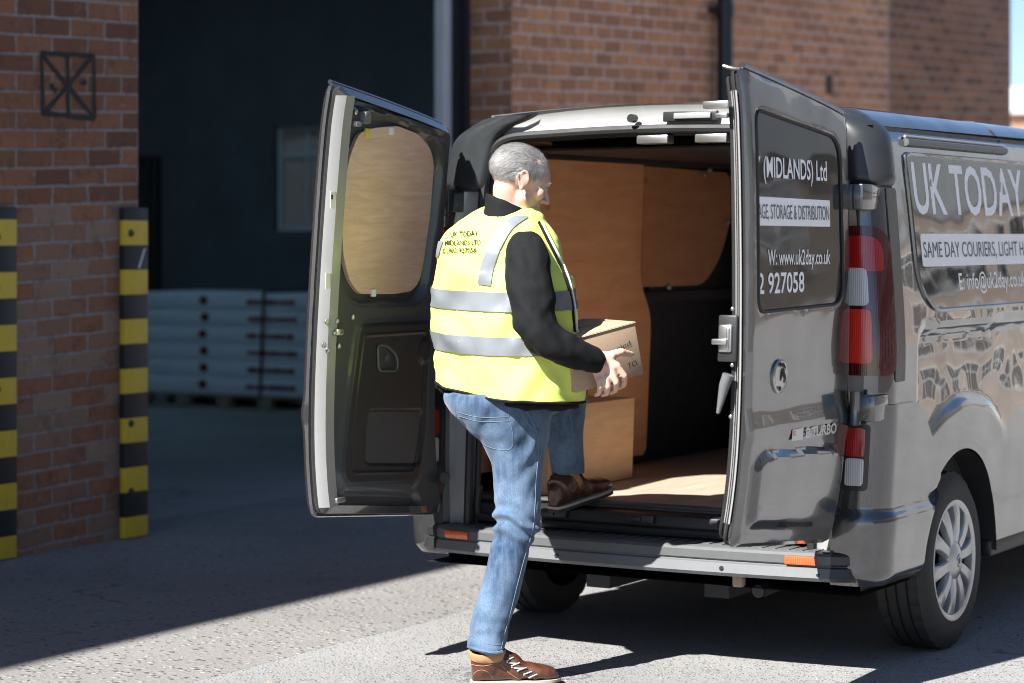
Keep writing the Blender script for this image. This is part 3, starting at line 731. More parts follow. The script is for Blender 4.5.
for sg in (1, -1):
    b = VB(); ss = np.concatenate([np.linspace(-.075, 0, 5), np.linspace(0, RC*math.pi/2, 14)[1:], np.linspace(RC*math.pi/2, .60, 26)[1:]])
    zc = np.concatenate([np.linspace(.335, .36, 4), np.linspace(.37, .56, 12), np.linspace(.57, .615, 10), np.linspace(.64, .965, 14)]); cols = []
    for s in ss:
        r = []
        for z in zc:
            z2 = z
            o = .012+.022*sstep((.612-z)/.05)-.035*sstep((.375-z)/.06)
            zt = .972-.20*sstep((s-.30)/.30); z2 = .335+(z-.335)*(zt-.335)/.63 if z > .62 else z
            p = contour(s, z2, o, sg); dy = math.hypot(p[1]-WY, p[2]-WZ)
            if dy < AR+.004:                 # stop at the wheel arch
                k = (AR+.004)/dy; p = np.array([p[0], WY+(p[1]-WY)*k, max(p[2], WZ+(p[2]-WZ)*k)])
            r.append(p)
        cols.append(r)
    b.grid(cols)
    edge = [c[-1] for c in cols]; b.grid([edge, [np.array(p)-V3(sg*.02, -.01, 0) for p in edge]])
    edge = cols[0]; b.grid([edge, [np.array(p)+V3(0, .06, 0) for p in edge]])
    b.build('bumper_corner', M['paint'], van, angle=40)
    # slim gap below the corner, and the lower lamp cluster
    def patch_on(name, s0, s1, z0, z1, off, m, parent, r=.012, th=.012, nr=6):
        o = resample(fillet([(s0,z0),(s1,z0),(s1,z1),(s0,z1)], r), 80); b = VB()
        fn = lambda q: contour(q[:, 0], q[:, 1], off, sg)
        b.patch(o, fn, nr); b.grid([fn(o), contour(o[:, 0], o[:, 1], off-th, sg)], closed_v=True)
        return b.build(name, m, parent, angle=50)
    lo = patch_on('fog_lamp', -.062, .030, .672, .905, .018, M['black_plastic'], van, .015)
    patch_on('lens', -.048, .016, .792, .893, .024, M['red_lens'], lo, .012)
    patch_on('lens', -.048, .016, .690, .786, .024, M['clear_lens'], lo, .012)
    # tail light
    A = RC*math.pi/2
    tl = patch_on('tail_light', -.085, A-.014, 1.075, 1.60, .010, M['dark_red'], van, [.02,.04,.22,.03], .02, 10)
    patch_on('lens', -.075, A-.055, 1.44, 1.565, .016, M['red_lens'], tl, [.01,.01,.07,.02])
    patch_on('lens', -.074, .026, 1.320, 1.452, .019, M['clear_lens'], tl, .02)
    patch_on('lens', -.074, .030, 1.118, 1.308, .019, M['bright_red'], tl, .02)
    patch_on('lens', .046, A-.028, 1.10, 1.47, .015, M['dark_red'], tl, [.01,.02,.05,.01])
    # moulded cap over the roof corner, and a dark strip painting in the shade on the body-coloured pillar
    b = VB(); zc = np.linspace(1.735, 2.035, 20); ss = np.linspace(-.115, A+.06, 26); cols = []
    for s in ss:
        r = []
        for z in zc:
            q = (z-1.735)/.30; e = min(1, min(s+.115, A+.06-s)/.05); bul = .030*math.sqrt(max(0, 1-(1-e)**2))*min(1, 3*math.sqrt(max(0, q*1.2)))
            zt = min(z, 2.01); p = contour(s, zt, bul, sg); p[2] = z if z < 1.99 else 1.99+(z-1.99)*.8
            if z > 1.9: p[0] -= sg*.10*((z-1.9)/.135)**2.2
            r.append(p)
        cols.append(r)
    b.grid(cols); low = [c[0] for c in cols]; b.grid([low, [np.array(p)-V3(sg*.02, -.02, 0) for p in low]])
    b.build('corner_cap', M['cap_plastic'], van, angle=45)
    patch_on('pillar_shade_strip', A-.008, A+.085, 1.05, 1.735, .0035, M['cap_plastic'], van, .01, .004)
    # hinges
    for z in (1.70, .965):
        b = VB(); q = contour(0., z, 0, sg); b.box((min(q[0]-sg*.02, q[0]+sg*.075), -.075, z-.045), (max(q[0]-sg*.02, q[0]+sg*.075), .10, z+.045)); b.tube([(q[0]+sg*.0, -.07, z-.06), (q[0], -.07, z+.06)], .022, 12)
        b.build('hinge', M['paint'], van, bevel=.012)

# side windows (blanked), trims, rail and lettering
def flank(name, o, off, m, parent, sg=1, rings=16, th=.004, fn=None):
    b = VB(); fn = fn or (lambda q: side(q[:, 0], q[:, 1], off, sg, False))
    b.patch(o, fn, rings); e = fn(o); b.grid([e, e-V3(sg*th, 0, 0)], closed_v=True)
    return b.build(name, m, parent, angle=60)
for sg in (1, -1):
    o = resample(fillet([(.335,1.86),(.345,1.40),(.47,1.292),(1.92,1.292),(1.92,1.86)], [.03,.10,.12,.05,.04], 12), 160)
    w = flank('side_window', o, .003, M['glass'], van, sg)
    b = VB(); q = o+(o-o.mean(0))*.004; b.tube(side(q[:, 0], q[:, 1], .002, sg, False), .009, 6, closed=True); b.build('window_trim', M['paint'], w)
    b = VB(); yy = np.linspace(.36, 1.46, 24); b.tube(side(yy, np.full(24, 1.905), .006, sg, False), .015, 8); b.build('door_rail', M['lip_plastic'], van)
    b = VB(); yy = np.linspace(.36, 1.46, 24); b.tube(side(yy, np.full(24, 1.926), .010, sg, False), .006, 6); b.build('rail_cover', M['jamb_metal'], van)
    zs = np.linspace(1.94, 1.99, 40); b = VB(); yj = np.full(40, 1.44)
    b.tube(np.concatenate([side(yj, zs, .0005, sg), [(sg*.75, 1.44, roofz(.75)), (sg*.6, 1.44, roofz(.6))]]), .0045, 5); b.build('door_gap', M['rubber'], van)
right_window = [c for c in van.children if c.name.startswith('side_window')][0]
def side_text(s, y0, y1, z0, h, m, off, bold=0., parent=None, name='lettering'):
    v, f, r = text2d(s, bold); b = VB()
    p = side(y0+v[:, 0]*(y1-y0), z0+v[:, 1]*h, off, 1, False); b.add(p, f)
    return b.build(name, m, parent or van, smooth=False, fix=False)
side_text('UK TODAY', .385, 1.625, 1.648, .185, M['white_vinyl'], .0037, .016)
o = resample(fillet([(.405,1.452),(1.9,1.452),(1.9,1.572),(.405,1.572)], .004, 3), 160)
flank('sign_strip', o, .0040, M['white_vinyl'], van, 1, 20, .0005)
side_text('SAME DAY COURIERS, LIGHT HAULAGE', .425, 1.87, 1.485, .058, M['grey_vinyl'], .0052)
side_text('E: info@uk2day.co.uk', .77, 1.55, 1.362, .062, M['white_vinyl'], .0037, .01)

# exhaust, towing eye
b = MB(); b.tube(catmull([(.50,.5,.30),(.50,.1,.29),(.50,.02,.285)], 5), .028, 14, cap=False); b.tube(catmull([(.50,.4,.30),(.50,.1,.29),(.50,.021,.285)], 5), .024, 14); b.build('exhaust_pipe', M['dark_steel'], van)
b = MB(); b.box((.415, -.02, .30), (.455, .02, .352)); b.build('towing_bracket', M['wood'], van, bevel=.008)

# wheels
def wheel(x, y, sg):
    w = empty('wheel', (x, y, WZ), parent=van)
    rim_r, R = .232, .337; b = MB(); hw = .105
    prof = [(-hw, rim_r-.01), (-hw-.004, .262), (-hw+.002, .300), (-hw+.018, .325)]
    for c in (-.062, -.021, .021, .062):
        prof += [(c-.018, R), (c+.013, R), (c+.015, R-.010), (c+.019, R-.010)] if c < .06 else [(c-.018, R), (c+.020, R-.001)]
    prof += [(hw-.018, .325), (hw-.002, .300), (hw+.004, .262), (hw, rim_r-.01)]
    n = 120; g = []
    for k in range(n):
        a = 2*math.pi*k/n; r = []
        for (px, pr) in prof:
            rr = pr-(.006 if k % 4 == 0 and pr > .32 and abs(px) > .035 else 0); tw = .03*math.copysign(1, px)*(1 if abs(px) > .035 else 0)
            r.append((x+px, y+rr*math.cos(a+tw*px*6), WZ+rr*math.sin(a+tw*px*6)))
        g.append(r)
    b.grid(g, closed_u=True); b.build('tyre', M['tyre'], w, angle=30)
    b = MB(); fx = x+sg*(hw-.004); rot = .16
    def ring(r0, d0, r1, d1, n=72): b.grid([[(fx+sg*d, y+r*math.cos(a), WZ+r*math.sin(a)) for a in np.linspace(0, 2*math.pi, n, endpoint=False)] for r, d in ((r0, d0), ((r0+r1)/2, (d0+d1)/2+.002), (r1, d1))], closed_v=True)
    ring(.233, -.006, .228, .006); ring(.228, .006, .206, .0); ring(.206, 0, .203, -.03)
    dome = [(.0, .022), (.03, .021), (.05, .016), (.066, .008), (.078, .0), (.08, -.03)]
    b.grid([[(fx+sg*d, y+r*math.cos(a), WZ+r*math.sin(a)) for a in np.linspace(0, 2*math.pi, 48, endpoint=False)] for r, d in dome], closed_v=True)
    for k in range(10):
        a = 2*math.pi*k/10+rot; c, s_ = math.cos(a), math.sin(a); sec = []
        for r, wd, d in ((.070, .019, .008), (.11, .0205, .012), (.16, .024, .010), (.200, .031, .004), (.212, .036, -.002)):
            q = []
            for u, e in ((-1, -.03), (-1, -.005), (-.8, 0), (.8, 0), (1, -.005), (1, -.03)):
                q.append((fx+sg*(d+e), y+r*c-u*wd*s_, WZ+r*s_+u*wd*c))
            sec.append(q)
        b.grid(sec)
    b.build('rim', M['alloy'], w, angle=40)
    b = MB(); b.grid([[(fx-sg*.045, y+r*math.cos(a), WZ+r*math.sin(a)) for a in np.linspace(0, 2*math.pi, 32, endpoint=False)] for r in (.222, .01)], closed_v=True)
    b.build('brake_disc', M['dark_steel'], w)
    b = MB(); b.tube([(fx+sg*.020, y, WZ), (fx+sg*.025, y, WZ)], [.026, .022], 24)
    for q in (-.4, 0.5, 1.4): b.tube([(fx+sg*.0265, y-.014*math.cos(q), WZ-.014*math.sin(q)), (fx+sg*.0265, y+.014*math.cos(q), WZ+.014*math.sin(q))], .003, 6)
    b.build('hub_emblem', M['steel'], w)
for sg in (1, -1):
    for y in (WY, 3.92): wheel(sg*.845, y, sg)

# ------------------------------------------------------------------ rear doors, both swung right round to point backwards
DW, DT = .82, .078
_dz = [.48,.60,.70,.85,1.0,1.15,1.3,1.5,1.8,2.0,2.12]; _dn = [-.055,-.030,-.015,-.003,.0,-.001,-.005,-.012,-.027,-.041,-.065]
def dn(z): return np.mean([np.interp(np.asarray(z)+q, _dz, _dn) for q in np.linspace(-.07, .07, 7)], 0)
def ztop(a): return 1.985+.125*(np.clip(a/DW, 0, 1))**.85
class Door:
    def __init__(s, hinge, tip, sg):
        s.H = np.array(hinge); d = np.array(tip)-s.H; s.d = d/np.linalg.norm(d); s.n = V3(sg*abs(s.d[1]), 0)
        s.n = np.array([-s.d[1], s.d[0]]); s.n *= 1 if s.n[0]*sg > 0 else -1; s.sg = sg
    def pt(s, a, n, z):
        a, n, z = np.broadcast_arrays(np.asarray(a, float), np.asarray(n, float), np.asarray(z, float))
        m = n+dn(z); return np.stack([s.H[0]+a*s.d[0]+m*s.n[0], s.H[1]+a*s.d[1]+m*s.n[1], z], -1)
    def az(s, px, py, n):                  # pixel -> (a, z) on the door's own plane
        r = ray(px, py); z = 1.2
        for _ in range(6):
            o = s.H+(n+float(dn(z)))*s.n; o = np.array([o[0]+ROLL*max(z-.45, 0), o[1]])
            k = ((o-CAM[:2])@s.n)/(r[:2]@s.n); q = CAM+k*r; z = q[2]
        return np.array([(q[:2]-o)@s.d, q[2]])
    def outline(s, inset=0., r=.05, n=260):
        t = [(a, float(ztop(a))) for a in np.linspace(DW, 0, 14)]
        p = [(0, .49), (DW, .565)]+t
        o = np.array(p); c = np.array([DW/2, 1.25])
        o = np.stack([np.clip(o[:, 0], inset, DW-inset), np.where(o[:, 1] > 1.3, o[:, 1]-inset, o[:, 1]+inset)], 1)
        rr = [.03, .03]+[.05]+[.001]*12+[.07]
        return resample(fillet(o, rr, 8), n)
def make_door(D, label):
    o = D.outline(); b = VB(); rings = 56; c = (DW/2, 1.25)
    win = fillet([(.765,1.972),(.085,1.900),(.070,1.33),(.765,1.318)], [.05,.09,.09,.05], 10)
    plate = fillet([(.76,.635),(.05,.565),(.05,.78),(.11,.835),(.70,.855),(.76,.83)], .03)
    def skin(q):
        s1 = sdf(q, win); s2 = sdf(q, plate); e = sdf(q, o)
        n = -.006*sstep(.5-s1/.012)+.020*sstep(.5-s2/.03)-.020*sstep(1+e/.02)**2+.010*np.exp(-((q[:, 1]-.93)/.05)**2)
        return D.pt(q[:, 0], n, q[:, 1])
    b.patch(o, skin, rings, 0, c)
    i1 = D.outline(.004); i2 = D.outline(.014); i3_ = D.outline(.042)
    loops = [skin(o), D.pt(i1[:, 0]*1, -.030, i1[:, 1]), D.pt(i2[:, 0], -.034, i2[:, 1]), D.pt(i2[:, 0], -.055, i2[:, 1]), D.pt(i3_[:, 0], -DT, i3_[:, 1])]
    b.grid(loops, closed_v=True)
    door = b.build('rear_door', [M['paint']], van, angle=32, label=label)
    return door, win
DR = Door((.865, -.055), (.862, -.86), 1)
DL = Door((-.888, -.070), (-.880, -.87), -1)

rd, win = make_door(DR, 'right rear door with dark lettered window')
o = resample(win, 160); b = VB(); b.patch(o, lambda q: DR.pt(q[:, 0], -.003, q[:, 1]), 14); b.build('window', M['glass'], rd, fix=False)
b = VB(); b.tube(DR.pt(o[:, 0], -.001, o[:, 1]), .006, 6, closed=True); b.build('window_seal', M['rubber'], rd)
def door_text(s, a0, a1, z0, z1, h, m, off, bold=0.):
    v, f, r = text2d(s, bold); b = VB(); a = a0+(a1-a0)*v[:, 0]
    b.add(DR.pt(a, off, z0+(z1-z0)*v[:, 0]+h*v[:, 1]), f); return b.build('lettering', m, rd, smooth=False, fix=False)
door_text('Y (MIDLANDS) Ltd', .785, .20, 1.755, 1.752, .066, M['white_vinyl'], -.0016, .015)
b = VB(); q = resample([(.77,1.597),(.18,1.595),(.18,1.685),(.77,1.690)], 120); b.patch(q, lambda q: DR.pt(q[:, 0], -.0008, q[:, 1]), 12); b.build('sign_strip', M['white_vinyl'], rd, fix=False)
door_text('AGE, STORAGE & DISTRIBUTION', .765, .19, 1.619, 1.617, .048, M['grey_vinyl'], .0008)
door_text('W: www.uk2day.co.uk', .69, .180, 1.470, 1.468, .050, M['white_vinyl'], -.0016, .01)
door_text('2 927058', .765, .40, 1.378, 1.378, .066, M['white_vinyl'], -.0016, .015)
# maker's round emblem: bright disc with a dark winged beast reduced to its strokes
b = VB(); ea, ez, er = .605, 1.105, .056
th = np.linspace(0, 2*math.pi, 48, endpoint=False)
b.grid([DR.pt(ea-r*np.cos(th), n, ez+r*np.sin(th)) for r, n in ((er, -.002), (er, .006), (er*.9, .010), (er*.82, .008), (er*.5, .0105), (.001, .011))], closed_v=True)
em = b.build('emblem', M['steel'], rd)
b = VB()
def estroke(L, w):
    q = catmull(L, 6); n = len(q); p = np.stack([ea-er*q[:, 0], ez+er*q[:, 1]], 1); d = np.gradient(p, axis=0); d /= np.linalg.norm(d, axis=1, keepdims=True)
    s = np.stack([-d[:, 1], d[:, 0]], 1); ww = (w*np.sin(np.linspace(.25, math.pi-.25, n)))[:, None]
    b.grid([DR.pt((p+s*ww)[:, 0], .0125, (p+s*ww)[:, 1]), DR.pt((p-s*ww)[:, 0], .0125, (p-s*ww)[:, 1])])
estroke([(-.35,.55),(-.05,.72),(.3,.6),(.52,.42)], .006); estroke([(-.2,-.25),(-.05,.1),(.12,.35),(.38,.3)], .009)
estroke([(-.1,.3),(.05,.15),(.3,.1),(.45,-.15),(.3,-.4)], .008); estroke([(-.45,-.55),(-.3,-.7),(-.1,-.62)], .008)
b.build('emblem_figure', M['black_ink'], rd, fix=False)
b = VB()
for a0, a1 in ((.505,.415),): b.add(DR.pt([a0,a1,a1,a0], .012, [.886,.886,.924,.924]), [(0,1,2,3)])
b.build('badge_label', M['white_label'], rd, fix=False)
b = VB(); b.add(DR.pt([.498,.478,.478,.498], .0135, [.902,.902,.919,.919]), [(0,1,2,3)]); b.build('label_print', M['bright_red'], rd, fix=False)
v, f, r = text2d('BiTURBO', .03); b = VB(); b.add(DR.pt(.395-(.395-.135)*v[:, 0], .0135, .888+.034*v[:, 1]), f); b.build('badge', M['steel'], rd, smooth=False, fix=False)
# inner pressing of the right door, its lock, seals and check strap seen at the free edge
def inner(D, m_edge, parent, recs=()):
    o = D.outline(.042); b = VB()
    def fn(q):
        n = np.full(len(q), -DT)
        for poly, depth, w in recs: n = n+depth*sstep(.5-sdf(q, poly)/w)
        return D.pt(q[:, 0], n, q[:, 1])
    b.patch(o, fn, 70, 0, (DW/2, 1.25)); return b.build('inner_panel', m_edge, parent, angle=60)
inner(DR, M['inner_metal'], rd)
for ins, nn, r in ((.030, -.076, .006), (.009, -.0455, .0045)):
    q = DR.outline(ins); b = VB(); b.tube(DR.pt(q[:, 0], nn, q[:, 1]), r, 6, closed=True); b.build('seal', M['rubber'], rd)
b = VB(); zz_ = np.linspace(.64, 2.03, 20); b.grid([DR.pt(DW-.003, -.036, zz_), DR.pt(DW-.006, -.044, zz_), DR.pt(DW-.010, -.0445, zz_), DR.pt(DW-.013, -.054, zz_), DR.pt(DW-.017, -.0545, zz_), DR.pt(DW-.040, -.0825, zz_)]); b.build('edge_flange', M['jamb_metal'], rd)
b = VB(); c = DR.pt(DW+.006, -.086, 1.235)
b.obox(c, (.024, 0, 0), (0, .012, 0), (0, 0, .045)); lk = b.build('lock', M['steel'], rd, bevel=.008)
b = VB(); b.obox(c+V3(-.012, -.022, -.01), (.026, 0, 0), (0, .008, 0), (0, 0, .009)); b.obox(c+V3(.012, -.014, 0), (.005, 0, 0), (0, .004, 0), (0, 0, .035)); b.build('latch', M['steel'], lk, bevel=.003)
b = VB(); b.obox(c+V3(.004, .006, .0), (.033, 0, 0), (0, .008, 0), (0, 0, .075)); b.build('lock_plate', M['black_plastic'], lk, bevel=.006)
b = VB(); c2 = DR.pt(DW+.012, -.086, 1.085); b.tube([c2+V3(.012, 0, .035), c2+V3(0, 0, 0), c2+V3(-.020, 0, -.09)], [.019, .018, .006], 14); b.build('release_lever', M['grey_plastic'], lk)
b = VB()
for z in (1.33, 1.15, .985): q = DR.pt(DW+.001, -.066, z); b.ell(q, (V3(.007,0,0), V3(0,.006,0), V3(0,0,.007)), 10)
b.build('bolt', M['steel'], lk)
b = VB(); tt = np.linspace(0, 1, 12)           # water-shedding lip along the top, and the top latch arm
for D, par in ((DR, rd),):
    aa = np.linspace(.02, DW-.02, 24); b.tube(D.pt(aa, -.012, ztop(aa)+.002), .009, 8); b.tube(D.pt(np.full(8, DW-.016), np.linspace(-.02, -.080, 8), 2.098+.012*np.linspace(0, 1, 8)**2), .007, 8)
b.build('top_lip', M['paint'], rd)
b = VB(); q = DR.pt(DW+.0, -.11, 1.985); b.obox(q, (.045,0,0), (0,.012,0), (0,0,.012)); b.obox(q+V3(.02,0,-.035), (.022,0,0), (0,.012,0), (0,0,.008)); b.build('top_latch', M['steel'], rd, bevel=.004)

ld, win2 = make_door(DL, 'left rear door seen from inside with plywood in its window')
azs = lambda L, n=-DT: np.array([DL.az(a, c, n) for a, c in L])
frame = azs([(344,128),(352,112),(400,119),(437,138),(444,165),(440,200),(428,290),(418,302),(356,303),(336,268),(336,215)])
frame = fillet(frame, .06, 8)
trim_o = azs([(356,322),(431,318),(430,330),(426,430),(420,470),(414,485),(345,487),(340,475),(341,455),(346,400)])
top_rec = fillet(azs([(353,92),(440,128),(446,140),(400,116),(352,106)]), .02, 6)
low_rec = fillet(azs([(336,470),(344,492),(418,494),(420,506),(345,510),(330,505),(328,480)]), .02, 6)
il = inner(DL, M['inner_metal'], ld, ((frame, .038, .03), (fillet(trim_o, .05), -.006, .03), (top_rec, .02, .02), (low_rec, .022, .018)))
pw = resample(fillet(azs([(339.5,218),(343,180),(348,155),(357,133),(372,128),(395,126),(416,134),(428,148),(432,164),(428,215),(422,258),(418,280),(410,291),(392,294),(357,294),(347,280),(341,256)], -DT+.03), .03, 6), 160)
b = VB(); b.patch(pw, lambda q: DL.pt(q[:, 0], -DT+.020, q[:, 1]), 12); e = DL.pt(pw[:, 0], -DT+.020, pw[:, 1]); b.grid([e, DL.pt(pw[:, 0], -DT+.036, pw[:, 1])], closed_v=True); b.build('plywood_window', M['ply_window'], ld)
for a, c in ((395,131),(377,293)): b = VB(); q = DL.az(a, c, -DT); b.obox(sh(DL.pt(q[0], -DT+.016, q[1]))-V3(ROLL*(q[1]-.45),0,0), (.006,0,0), (0,.012,0), (0,0,.014)); b.build('clip', M['white_paint'], ld, bevel=.003)
# black trim with grab handle, pocket and round speaker blank
to = resample(fillet(trim_o, .05, 8), 200)
hand = fillet(azs([(374,345),(384,346),(394,356),(394,371),(375,371)]), .025, 8); pocket = fillet(azs([(366,411),(420,411),(417,464),(363,464)]), .03, 8); pin = fillet(azs([(372,419),(405,419),(403,456),(370,456)]), .03, 8)
spk = np.array([DL.az(421, 351, -DT)+.045*np.array([math.cos(q), math.sin(q)]) for q in np.linspace(0, 2*math.pi, 30, endpoint=False)])
def trimf(q):
    e = sdf(q, to); n = -DT-.012*sstep(-e/.02)-.004*sstep(.5-(np.abs(e+.05)-.004)/.006)
    n += .010*sstep(.5-(sdf(q, pocket))/.018)+.045*sstep(.5-sdf(q, pin)/.03)+.02*sstep(.5-sdf(q, hand)/.012)-.006*sstep(.5-(sdf(q, spk))/.012)
    return DL.pt(q[:, 0], n-.002, q[:, 1])
b = VB(); b.patch(to, trimf, 90); tp = b.build('trim_panel', M['black_plastic'], ld, angle=60, fix=False)
b = VB(); hp = hand; b.tube(DL.pt(hp[:, 0], -DT-.016, hp[:, 1]), .005, 6, closed=True); b.tube(DL.pt(*[np.array([x, x]) if k != 1 else np.array([-DT-.004, -DT-.012]) for k, x in enumerate((hand.mean(0)[0], 0, hand.mean(0)[1]))])+V3(0, 0, 0)*1, .012, 8)
b.build('handle', M['lip_plastic'], ld)
# rim furniture
def blk(px, py, n, ea, en, ez, name, m, bev=.003, par=ld):
    q = DL.az(px, py, -DT); c = DL.pt(q[0], n, q[1]); b = VB()
    b.obox(c, np.append(DL.d*ea, 0), np.append(DL.n*en, 0), (0, 0, ez)); return b.build(name, m, par, bevel=bev)
blk(332.5, 200, -.079, .015, .0012, .030, 'sticker', M['white_label'], .0003); blk(327.5, 281, -.079, .014, .0012, .028, 'sticker', M['white_label'], .0003)
blk(331.5, 197, -.0808, .005, .0006, .008, 'sticker_print', M['black_ink'], .0002)
blk(337, 332, -.086, .022, .010, .012, 'latch', M['steel'], .005); blk(333, 333, -.082, .010, .010, .006, 'latch_pin', M['steel'], .003)
blk(338, 500, -.084, .028, .010, .010, 'lower_latch', M['steel'], .005); blk(361, 118, -.092, .018, .020, .022, 'upper_latch', M['grey_plastic'], .006); blk(354, 124, -.088, .016, .014, .010, 'latch_arm', M['steel'], .004)
blk(363.5, 133, -.095, .016, .004, .016, 'tag', M['yellow'], .003)
for a, c in ((355,112),(323,345),(327,351),(326,322),(336,321),(338,346),(352,317)): b = VB(); q = DL.az(a, c, -DT); b.ell(DL.pt(q[0], -.082, q[1]), (V3(.008,0,0), V3(0,.011,0), V3(0,0,.011)), 10); b.build('stud', M['steel'], ld)
q = DL.outline(.017); b = VB(); b.tube(DL.pt(q[:, 0], -.046, q[:, 1]), .006, 6, closed=True); b.build('seal', M['rubber'], ld)
b = VB(); zz_ = np.linspace(.60, 2.06, 30); b.grid([DL.pt(DW-.010, -.052, zz_), DL.pt(DW-.020, -.066, zz_), DL.pt(DW-.038, -.0805, zz_), DL.pt(DW-.09, -.0815, zz_)]); b.build('edge_flange', M['jamb_metal'], ld)  # strip paler than the body paint, standing in for its look in sun
b = VB(); aa = np.linspace(.02, DW-.02, 24); b.tube(DL.pt(aa, -.012, ztop(aa)+.002), .009, 8); b.build('top_lip', M['paint'], ld)
b = VB(); q = DL.pt(.02, -.085, .64); b.tube([q+V3(0, .02, 0), q+V3(.03, -.03, 0)], .02, 10); b.build('buffer', M['rubber'], ld)

# the open carton lying just inside the left pillar
cb = empty('cardboard_box', (-.66, .33, FZ+.002), label='small brown cardboard box scribbled in black just inside the load space beside the jeans', cat='box')
b = MB(); c0 = V3(-.655, .335, FZ+.15); e1 = V3(.10, .035, 0); e2 = V3(-.03, .075, 0)
b.obox(c0, e1, e2, (0, 0, .147)); b.build('box_body', M['card'], cb, bevel=.004)
b = MB(); nrm = -e2/np.linalg.norm(e2); 
def bx(u, w): return c0-e2+e1*u+V3(0, 0, .147*w)+nrm*.003
for L in ([(-.3,.35),(0,.1),(.35,.4)], [(-.05,.5),(.0,.0),(-.3,-.45)], [(.3,.1),(-.25,-.3),(.4,-.35)], [(-.4,.0),(.1,-.15),(.45,-.05)], [(.1,.55),(.25,.2),(.1,-.6)]):
    b.tube([bx(*q) for q in catmull(L, 6)], .0045, 5)
b.build('scribble', M['black_ink'], cb)
# ------------------------------------------------------------------ the man
def denim():
    t = NT('denim'); p = t.pos()
    fade = t.noise(5.5, 5, .62, p); weave = t.noise(420, 2, .5, t.scale(p, (1., 1., .35))); streak = t.noise(60, 4, .6, t.scale(p, (1., 1., .08)))
    c = t.mix(t.ramp(fade, (.36, 0.), (.66, 1.)), (.022, .048, .10), (.135, .205, .30))
    c = t.mix(t.ramp(streak, (.4, 0.), (.7, .45)), c, (.15, .21, .29)); c = t.mix(t.ramp(weave, (.35, .45), (.6, 0.)), c, (.026, .055, .115))
    t.set(base=c, rough=.9, spec=.2, sheen=.15); t.bump(weave, .35, .0015); return t.m
def vestm(name, base, alt):
    t = NT(name); p = t.pos(); w = t.noise(300, 2, .5, p)
    t.set(base=t.mix(t.noise(3, 4, .5, p), base, alt), rough=.7, spec=.3, sheen=.1); t.bump(t.math('ADD', w, t.noise(9, 3, .5, p)), .12, .004); return t.m
def leather():
    t = NT('brown_leather'); p = t.pos(); n = t.noise(14, 5, .65, p); n2 = t.noise(5, 4, .6, p)
    c = t.mix(n, (.042, .013, .008), (.095, .033, .018)); c = t.mix(t.ramp(n2, (.5, 0.), (.72, .7)), c, (.16, .062, .034))
    t.set(base=c, spec=.55, coat=.35, coatr=.22); t.val(t.b.inputs['Roughness'], t.math('MULTIPLY_ADD', n, .3, .22)); t.bump(t.noise(70, 4, .6, p), .25, .003); return t.m
def skinm():
    t = NT('skin'); p = t.pos(); n = t.noise(30, 5, .6, p); n2 = t.noise(9, 3, .5, p)
    c = t.mix(n, (.58, .36, .27), (.68, .46, .36)); c = t.mix(t.ramp(n2, (.45, 0.), (.7, .5)), c, (.60, .32, .24))
    t.set(base=c, rough=.48, sss=.12, spec=.4); t.b.inputs['Subsurface Radius'].default_value = (.010, .004, .002); t.bump(t.noise(160, 3, .6, p), .15, .001); return t.m
M['denim'] = denim(); M['vest'] = vestm('hi_vis_yellow', (.68, .81, .14), (.74, .85, .20)); M['leather'] = leather(); M['skin'] = skinm()
M['tape'] = plain('reflective_tape', (.21, .23, .25), .4, .15, sc=12, var=.15)
M['sweater'] = plain('charcoal_fleece', (.010, .0105, .0115), .85, spec=.15, bump=.3, sc=25)
_unused = (lambda *a: None)('charcoal_fleece', (.011, .0115, .013), (.020, .0205, .022)); M['thread'] = plain('stitching', (.15, .19, .25), .8)
M['sole'] = plain('boot_sole', (.42, .38, .33), .8, sc=20); M['sole_dark'] = plain('dark_sole', (.04, .032, .028), .8); M['lace'] = plain('lace', (.045, .03, .022), .8); M['cuff'] = plain('boot_lining', (.40, .20, .09), .7)
M['hair'] = plain('grey_hair', (.23, .225, .22), .5, var=.3, sc=45); M['hair_dark'] = plain('dark_grey_hair', (.13, .125, .12), .5); M['hair_white'] = plain('white_hair', (.42, .415, .40), .5); M['eye'] = plain('eye', (.55, .52, .48), .15)

TH = math.radians(45)
f_ = math.sin(TH)*RGT+math.cos(TH)*FWD; r_ = math.cos(TH)*RGT-math.sin(TH)*FWD
man = empty('person', (-.07, -.72, 0), label='man in yellow reflective vest and jeans stepping up into the van with a box', cat='person')

# head frame: turned further right, bent down
hth = math.radians(74); pit = math.radians(23)
hf0 = math.sin(hth)*RGT+math.cos(hth)*FWD
hf = math.cos(pit)*hf0-math.sin(pit)*UP; hu = math.cos(pit)*UP+math.sin(pit)*hf0; hr = np.cross(hf, hu)
HC = P(520.5, 180, 8.32)
HS = 1.055
H = lambda x, y, z: HC+HS*(x*hr+y*hf+z*hu)
def hell(b, c, rad, tilt=0, n=24):
    rad = [HS*q for q in rad]
    b.ell(H(*c), (rad[0]*hr, rad[1]*(hf*math.cos(tilt)+hu*math.sin(tilt)), rad[2]*(hu*math.cos(tilt)-hf*math.sin(tilt))), n)
neckb = P(509, 214, 8.36)
body = MB()
hell(body, (0,-.018,.030), (.077,.100,.086)); hell(body, (0,.020,.020), (.068,.078,.075)); hell(body, (0,.030,-.045), (.058,.060,.078), -.1)
hell(body, (0,.062,-.092), (.036,.032,.034)); hell(body, (0,.076,-.103), (.021,.020,.018))
hell(body, (0,.087,.024), (.048,.014,.011)); hell(body, (.040,.062,-.022), (.024,.026,.022)); hell(body, (-.040,.062,-.022), (.024,.026,.022))
